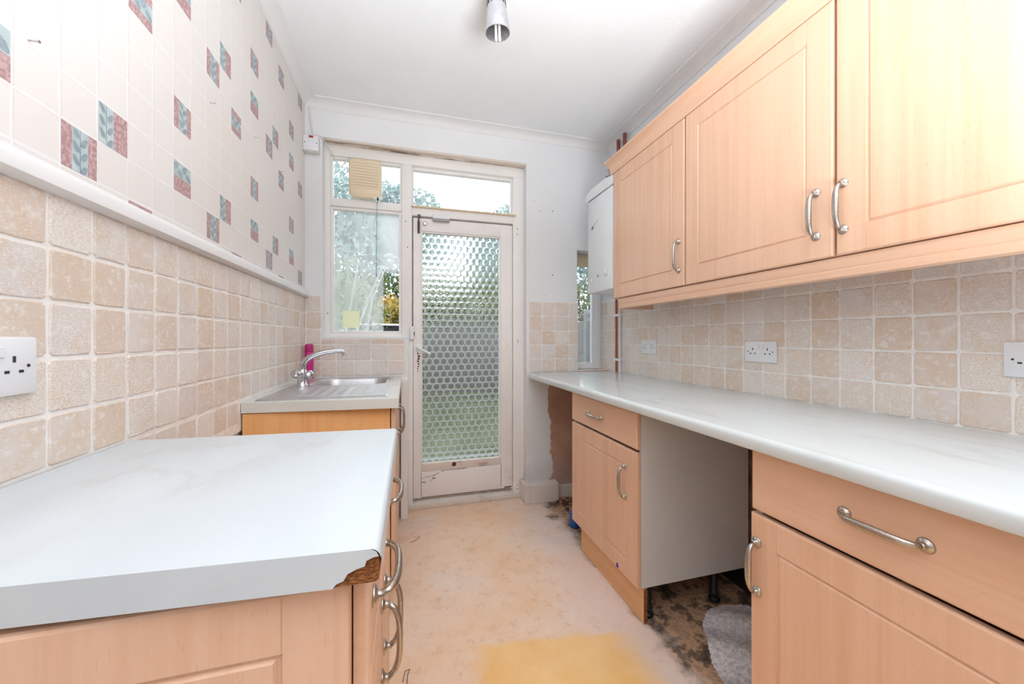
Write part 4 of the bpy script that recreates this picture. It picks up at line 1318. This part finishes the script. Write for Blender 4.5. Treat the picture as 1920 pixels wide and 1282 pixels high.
mb = MB(); mb.lathe([(.018, 0), (.018, .002)], (-.105, .020, 0), (0, 0, 1), 18); mb.lathe([(.0115, .002), (.011, .010)], (-.105, .020, 0), (0, 0, 1), 14)
link('control_knob', mkmesh('control_knob', mb, 'boiler', True), bo, fmb)
mb = MB(); mb.lathe([(.006, 0), (.0055, .002)], (-.02, .038, 0), (0, 0, 1), 10)
link('pressure_light', mkmesh('pressure_light', mb, 'dark'), bo, fmb)
boil('ring', [(.075 + .0262 * math.cos(2 * PI * k / 20), .046 + .0262 * math.sin(2 * PI * k / 20)) for k in range(21)], .0006, 'grey')
boil('ring', [(-.105 + .0185 * math.cos(2 * PI * k / 20), .020 + .0185 * math.sin(2 * PI * k / 20)) for k in range(21)], .0006, 'grey')
boil('emblem', [(-.105, .350), (-.095, .372), (-.092, .374), (-.098, .352), (-.080, .366)], .0022, 'iron', 'small dark tick shaped emblem')
boil('emblem_line', [(-.080, .366), (-.045, .385), (-.02, .392)], .0012, 'grey')
mb = MB(); mb.lathe([(.052, 0), (.052, .020), (.050, .022), (.050, .20)], (1.30, 2.05, 2.116), (0, 0, 1), 18)
fu = MB(); fu.tube([(1.185, 2.038, 2.121), (1.185, 2.038, 2.145), (1.20, 2.042, 2.165), (1.235, 2.05, 2.175), (1.30, 2.06, 2.175), (XR + .01, 2.06, 2.175)], .024, 14)
obj('flue_pipe', fu, 'grey', smooth=True, label='grey flue pipe bending from the top of the boiler', cat='pipe')
def pipe(name, label, y, z0, z1, mat, r=.0075, x=XR - .014):
    mb = MB(); mb.tube([(x, y, z0), (x, y, z1)], r, 10)
    return obj(name, mb, mat, smooth=True, label=label, cat='pipe')
pipe('copper_pipe', 'bare copper pipe rising from the worktop beside the narrow window', 2.393, 0.902, 1.42, 'copper')
pipe('white_pipe', 'white plastic pipe next to the copper pipe', 2.345, 0.902, 1.42, 'white_plastic', .0085)
mb = MB(); mb.tube([(XR - .02, 2.360, 2.10), (XR - .02, 2.360, 2.515), (XR - .02, 2.36, 2.545)], .011, 10)
pipe('copper_pipe', 'brown painted pipe end above the cupboards, nearer the window wall', 2.365, 2.05, 2.548, 'copper_dk', .0125)
pipe('copper_pipe', 'brown painted pipe end above the cupboards, farther from the window wall', 2.285, 2.05, 2.552, 'copper_dk', .0125)
for z, nm in ((1.307, 'upper'), (0.992, 'lower')):
    mb = MB(); mb.box((XR - .026, 2.330, z - .009), (XR, 2.408, z + .009), .003)
    obj('pipe_clip', mb, 'white_plastic', smooth=True, label='white double pipe clip, %s of the two on the pipes' % nm, cat='clip')

# ------------------------------------------------------------------ ceiling spotlight
lt = thing('ceiling_spotlight', 'silver ceiling spotlight head pointing down', 'lamp', (0.33, 1.45, ZC))
axis = Vector((0.05, 0.035, -1)).normalized()
top = Vector((0.342, 1.452, 2.510)); 
mb = MB()
n = 28
prof = [(.026, .0), (.032, .010), (.036, .050), (.0405, .085), (.0445, .118), (.0455, .122), (.0450, .125), (.0465, .131), (.0460, .134), (.0475, .140), (.0470, .143), (.0490, .156), (.0475, .157), (.0440, .145), (.0380, .100), (.030, .040)]
q = Vector((0, 0, 1)).rotation_difference(axis)
vs = []; fs = []
for r_, h in prof:
    for k in range(n):
        a = 2 * PI * k / n
        vs.append(top + q @ Vector((r_ * math.cos(a), r_ * math.sin(a), h)))
for i in range(len(prof) - 1):
    for k in range(n):
        a, b = i * n + k, i * n + (k + 1) % n
        fs.append((a, b, b + n, a + n))
mb.add(vs, fs); sh = obj('lamp_shade', mb, 'steel', lt, smooth=True)
mb = MB()
for k in range(14):
    a = 2 * PI * k / 14
    p0 = top + q @ Vector((.0335 * math.cos(a), .0335 * math.sin(a), .022)); p1 = top + q @ Vector((.0372 * math.cos(a), .0372 * math.sin(a), .056))
    mb.tube([p0, p1], .0022, 6)
obj('vent_slot', mb, 'dark', sh)
mb = MB()
for s in (-1, 1):
    mb.tube([top + q @ Vector((0, 0, h)) + Vector((.963, -.270, 0)) * (s * .0072) for h in (.05, .12, .180, .187)], [.0055, .0055, .0055, .003], 10)
obj('lamp_tube', mb, 'tube_glass', lt, smooth=True)
mb = MB(); mb.tube([top + q @ Vector((0, 0, .004)), top + Vector((-.01, -.005, .03)), Vector((0.33, 1.45, ZC - .02))], .009, 10)
obj('arm', mb, 'steel', lt, smooth=True)
mb = MB(); mb.lathe([(.050, 0), (.048, .012), (.02, .020)], (0.33, 1.45, ZC), (0, 0, -1), 24)
obj('ceiling_rose', mb, 'steel', lt, smooth=True)

# ------------------------------------------------------------------ nails, holes
def nail(label, y, z):
    mb = MB(); mb.tube([(XL - .006, y, z), (XL + .009, y + .001, z + .001)], .0011, 6); mb.lathe([(.0026, 0), (.0024, .0012)], (XL + .009, y + .001, z + .001), (1, 0, 0), 8)
    obj('nail', mb, 'nickel', label=label, cat='nail')
nail('nail in the wallpaper beside the nearest leaf square', 0.800, 1.624)
nail('nail in the wallpaper under the pair of squares', 1.386, 1.876)
nail('dark nail in the middle of the wallpaper', 1.739, 1.951)
nail('nail at the top of a leaf square near the window end', 2.058, 1.949)
mb = MB()
for x, z, r_ in ((1.012, 2.057, .005), (0.915, 2.048, .004), (1.012, 1.597, .005), (0.963, 1.453, .003), (0.868, 2.12, .003)):
    mb.lathe([(r_, 0), (r_ * .8, .0012)], (x, YF + .0005, z), (0, -1, 0), 8)
obj('screw_hole', mb, 'iron', wall_far)
mb = MB()
for x, z in ((0.770, 1.93), (0.770, 1.89), (0.772, 1.13), (0.772, 1.115), (0.77, .088), (0.77, .060), (-.005, 1.92), (-.003, 1.0), (.006, 1.75), (-.478, 1.30)):
    mb.lathe([(.004, 0), (.0035, .0012)], (x, F0, z), (0, -1, 0), 8)
obj('screw_head', mb, 'iron', door)

# ------------------------------------------------------------------ floor clutter
def bubble():
    pts = [(1.085, 1.165), (1.13, 1.235), (1.20, 1.285), (1.29, 1.300), (1.40, 1.270), (1.42, 1.12), (1.41, 0.86), (1.20, 0.82), (1.06, 0.90), (1.00, 0.98), (1.03, 1.08)]
    def inside(x, y):
        c = False; j = len(pts) - 1
        for i in range(len(pts)):
            xi, yi = pts[i]; xj, yj = pts[j]
            if (yi > y) != (yj > y) and x < (xj - xi) * (y - yi) / (yj - yi) + xi: c = not c
            j = i
        return c
    st = 0.005
    x0, y0, x1, y1 = 1.0, 0.82, 1.42, 1.30
    nx, ny = int((x1 - x0) / st), int((y1 - y0) / st)
    mb = MB(); idx = {}; vs = []; fs = []
    def vid(i, j):
        if (i, j) not in idx:
            x, y = x0 + i * st, y0 + j * st
            h = 0.012 + 0.012 * mnoise.noise(Vector((x * 9, y * 9, 1.3))) + 0.008 * math.sin((x * .8 + y) * 26)
            h += 0.0035 if (i + (j // 2 % 2)) % 2 == 0 and j % 2 == 0 else 0
            idx[(i, j)] = len(vs); vs.append((x, y, max(h, .003)))
        return idx[(i, j)]
    for j in range(ny):
        for i in range(nx):
            if inside(x0 + (i + .5) * st, y0 + (j + .5) * st):
                fs.append((vid(i, j), vid(i + 1, j), vid(i + 1, j + 1), vid(i, j + 1)))
    return mb.add(vs, fs)
obj('bubble_wrap', bubble(), 'bubble', smooth='all', label='crumpled sheet of clear bubble wrap on the dirty floor under the worktop', cat='packaging')
mb = MB()
for k in range(34):
    a = R.uniform(0, 2 * PI); rr = abs(R.gauss(0, .06))
    x, y, s = 1.055 + rr * math.cos(a), 2.395 + rr * math.sin(a) * 1.0, R.uniform(.004, .014)
    y = min(y, 2.445 if x < 1.04 else 2.50)
    m4 = Matrix.Translation((x, y, s * .45)) @ Matrix.Rotation(R.uniform(0, 3), 4, 'Z') @ Matrix.Rotation(R.uniform(-.4, .4), 4, 'X')
    mb.box((-s, -s * .7, -s * .4), (s, s * .7, s * .5), s * .2, m4)
obj('rubble', mb, 'rust', label='dark crumbled debris on the floor at the end of the thick skirting', cat='debris', kind='stuff')
mb = MB(); mb.lathe([(.030, 0), (.034, .006), (.034, .075), (.028, .090), (.014, .096)], (0.985, 2.10, 0.001), (0, 0, 1), 18)
obj('bottle', mb, 'blue', smooth=True, label='blue plastic container just showing behind the far base cupboard', cat='container')
def curl(label, pts):
    mb = MB(); mb.tube([(x, y, .002) for x, y in pts], .0011, 5); obj('fibre_scrap', mb, 'dark', label=label, cat='scrap')
curl('thin dark thread on the floor near the sink unit', [(0.02, 2.18), (0.045, 2.19), (0.066, 2.21), (0.07, 2.24)])
curl('small dark curl on the floor below the near left handles', [(-0.012, 1.30), (-0.004, 1.34), (0.012, 1.345), (0.004, 1.325), (0.002, 1.29)])

# ------------------------------------------------------------------ garden seen through the glass
mb = MB(); mb.box((-14, 2.76, -0.22), (14, 24, -0.16)); obj('ground', mb, 'grass', kind='structure', center=False)
mb = MB(); mb.box((-3, 2.75, -0.17), (4, 4.0, -0.12)); obj('path', mb, 'post', kind='structure', center=False)

def foliage(name, blobs, n, size, mat, parent, seed, flat=1.0):
    rr = random.Random(seed); mb = MB(); vs = []; fs = []
    tot = sum(b[3] ** 2 for b in blobs)
    for (cx_, cy_, cz_, r_, *sq) in blobs:
        sz = sq[0] if sq else 1.0
        for _ in range(int(n * r_ * r_ / tot)):
            while True:
                d_ = Vector((rr.gauss(0, 1), rr.gauss(0, 1), rr.gauss(0, 1)))
                if d_.length > .05: break
            d_.normalize()
            rad = r_ * (0.55 + 0.5 * rr.random() ** .6) * (1 + .22 * mnoise.noise(d_ * 2.3 + Vector((cx_, cy_, seed))))
            p = Vector((cx_, cy_, cz_)) + Vector((d_.x * rad, d_.y * rad, d_.z * rad * sz))
            if p.z < -.1: continue
            u = Vector((rr.uniform(-1, 1), rr.uniform(-1, 1), rr.uniform(-1, 1))).normalized()
            w = u.cross(d_ + Vector((.01, .02, .03))).normalized()
            s = size * rr.uniform(.6, 1.3)
            o = len(vs)
            vs += [p - u * s, p + w * s * .45, p + u * s, p - w * s * .45]
            fs.append((o, o + 1, o + 2, o + 3))
    mb.add(vs, fs)
    return obj(name, mb, mat, parent, kind='stuff', center=False)
def tree(label, x, y, blobs, n, size, mat, seed, group=None):
    t = thing('tree', label, 'tree', (x, y, -.16), group)
    mb = MB(); mb.tube([(x, y, -.16), (x + .05, y, 1.0), (x - .05, y + .1, 2.2), (x, y, 3.2)], [.16, .13, .10, .05], 8)
    for k in range(5):
        a = 2 * PI * k / 5 + seed
        mb.tube([(x, y, 1.6 + .2 * k), (x + .5 * math.cos(a), y + .5 * math.sin(a), 2.3 + .2 * k), (x + 1.0 * math.cos(a), y + 1.0 * math.sin(a), 3.0 + .2 * k)], [.06, .04, .02], 6)
    obj('trunk', mb, 'trunk', t)
    foliage('crown', blobs, n, size, mat, t, seed)
tree('tall misty tree behind the extractor fan window', -2.0, 14.0, [(-2.5, 14.0, 5.5, 1.6), (-.95, 13.9, 5.2, 1.45), (-2.0, 14.0, 3.8, 1.9), (.0, 14.1, 5.4, 1.25), (.75, 14.2, 4.9, 1.0)], 10000, .12, 'leaf_tree', 1)
tree('low tree top seen at the right end of the light over the door', 4.1, 15.5, [(3.4, 15.5, 5.5, .9), (4.5, 15.6, 5.7, 1.2), (3.9, 15.4, 4.2, 1.4)], 6000, .12, 'leaf_tree', 2)
tree('bluish tree seen through the narrow window', 7.9, 12.4, [(7.3, 12.4, 3.7, 1.4), (8.4, 12.4, 4.2, 1.6), (7.7, 12.2, 2.6, 1.3)], 7000, .12, 'leaf_tree', 3)
h = thing('hedge', 'long green hedge across the back of the garden', 'hedge', (1.2, 11.0, -.16))
foliage('foliage', [(-1.4 + .85 * k, 11.0 + R.uniform(-.1, .1), 1.6, .95, 1.45) for k in range(9)], 16000, .085, 'leaf_hedge', h, 5)
s = thing('bare_shrub', 'leggy grey shrub with pale bare stems close outside the left window', 'shrub', (-.75, 4.6, -.16))
foliage('foliage', [(-.85, 4.6, 1.55, .42, 1.4), (-.55, 4.75, 1.35, .36, 1.3), (-1.1, 4.6, 1.2, .5, 1.3)], 2600, .035, 'leaf_shrub', s, 6)
rr = random.Random(11)
for k in range(12):
    x0, y0 = -.8 + rr.uniform(-.1, .1), 4.4 + rr.uniform(-.1, .1)
    a = rr.uniform(-.55, .6)
    pts = [(x0, y0, -.15)]
    for j in range(1, 7):
        u = j / 6
        pts.append((x0 + a * u * 1.1 + rr.uniform(-.04, .04), y0 - .1 * u + rr.uniform(-.03, .03), -.15 + 2.2 * u - .3 * u * u * abs(a)))
    mb = MB(); mb.tube(pts, [.011 - .0012 * j for j in range(7)], 5); obj('stem', mb, 'trunk', s)
s = thing('autumn_bush', 'yellow and orange autumn bush seen in the clear corner of the window', 'bush', (-.3, 9.5, -.16))
foliage('foliage', [(-.35, 9.5, 1.85, .34, .9), (-.05, 9.5, 1.8, .32, .8), (-.45, 9.5, 1.3, .36, 1.5), (-.2, 9.5, .7, .4, 2.0)], 3000, .05, 'leaf_autumn', s, 8)

# low felt-roofed shed with a pale roof edge beyond the left window
sh = thing('garden_shed', 'low grey shed with a pale roof edge below the autumn bush', 'shed', (-1.1, 7.4, -.16))
ang = math.atan2(1.15, -.42)
Lz = Matrix.Translation((-.06, 6.1, -.16)) @ Matrix.Rotation(math.radians(108.4), 4, 'Z')
def shp(nm, a, b, mat, bev=.004):
    mb = MB(); mb.box(a, b, bev); link(nm, mkmesh(nm, mb, mat), sh, Lz)
shp('wall', (0, 0, 0), (2.6, 1.5, 1.42), 'fence')
shp('fascia', (-.06, -.06, 1.36), (2.7, -.04, 1.50), 'lead')
shp('roof', (-.08, -.08, 1.50), (2.72, 1.6, 1.525), 'white_plastic')
sk_ = None

# lapped board fences: right boundary and the far end
def fence(label, p0, p1, ztop, posts=True):
    p0, p1 = Vector((*p0, -.16)), Vector((*p1, -.16))
    dv = (p1 - p0); Ln = dv.length; dv.normalize()
    t = thing('board_fence', label, 'fence', tuple((p0 + p1) / 2))
    mw = Matrix.Translation(p0) @ Matrix.Rotation(math.atan2(dv.y, dv.x), 4, 'Z')
    H = ztop + .16
    npan = max(1, round(Ln / 1.8)); pwid = Ln / npan
    bm_ = MB(); bm_.add([(0, 0, 0), (pwid - .1, 0, 0), (pwid - .1, .010, .165), (0, .010, .160), (0, .022, 0), (pwid - .1, .022, 0), (pwid - .1, .028, .165), (0, .028, .160)],
                        [(0, 1, 2, 3), (5, 4, 7, 6), (3, 2, 6, 7), (1, 0, 4, 5), (0, 3, 7, 4), (2, 1, 5, 6)])
    bme = mkmesh('slat', bm_, 'fence')
    pme = mkmesh('post', MB().box((-.05, -.05, 0), (.05, .05, H + .06), .006), 'post')
    rme = mkmesh('rail', MB().box((.05, -.03, H - .05), (pwid - .05, .05, H), .004), 'fence')
    for k in range(npan + 1):
        link('post', pme, t, mw @ Matrix.Translation((k * pwid, 0, 0)))
    nb = int((H - .05) / .145)
    for k in range(npan):
        link('rail', rme, t, mw @ Matrix.Translation((k * pwid, 0, 0)))
        for j in range(nb):
            link('slat', bme, t, mw @ Matrix.Translation((k * pwid + .05, 0, .02 + j * .145 + R.uniform(-.006, .006))) @ Matrix.Rotation(R.uniform(-.004, .004), 4, 'Y'))
fence('grey lapped board fence along the right side of the garden', (3.25, 9.6), (3.25, 3.2), 1.62)
fence('grey lapped board fence across the end of the garden', (0.35, 9.2), (3.1, 9.2), 1.62)
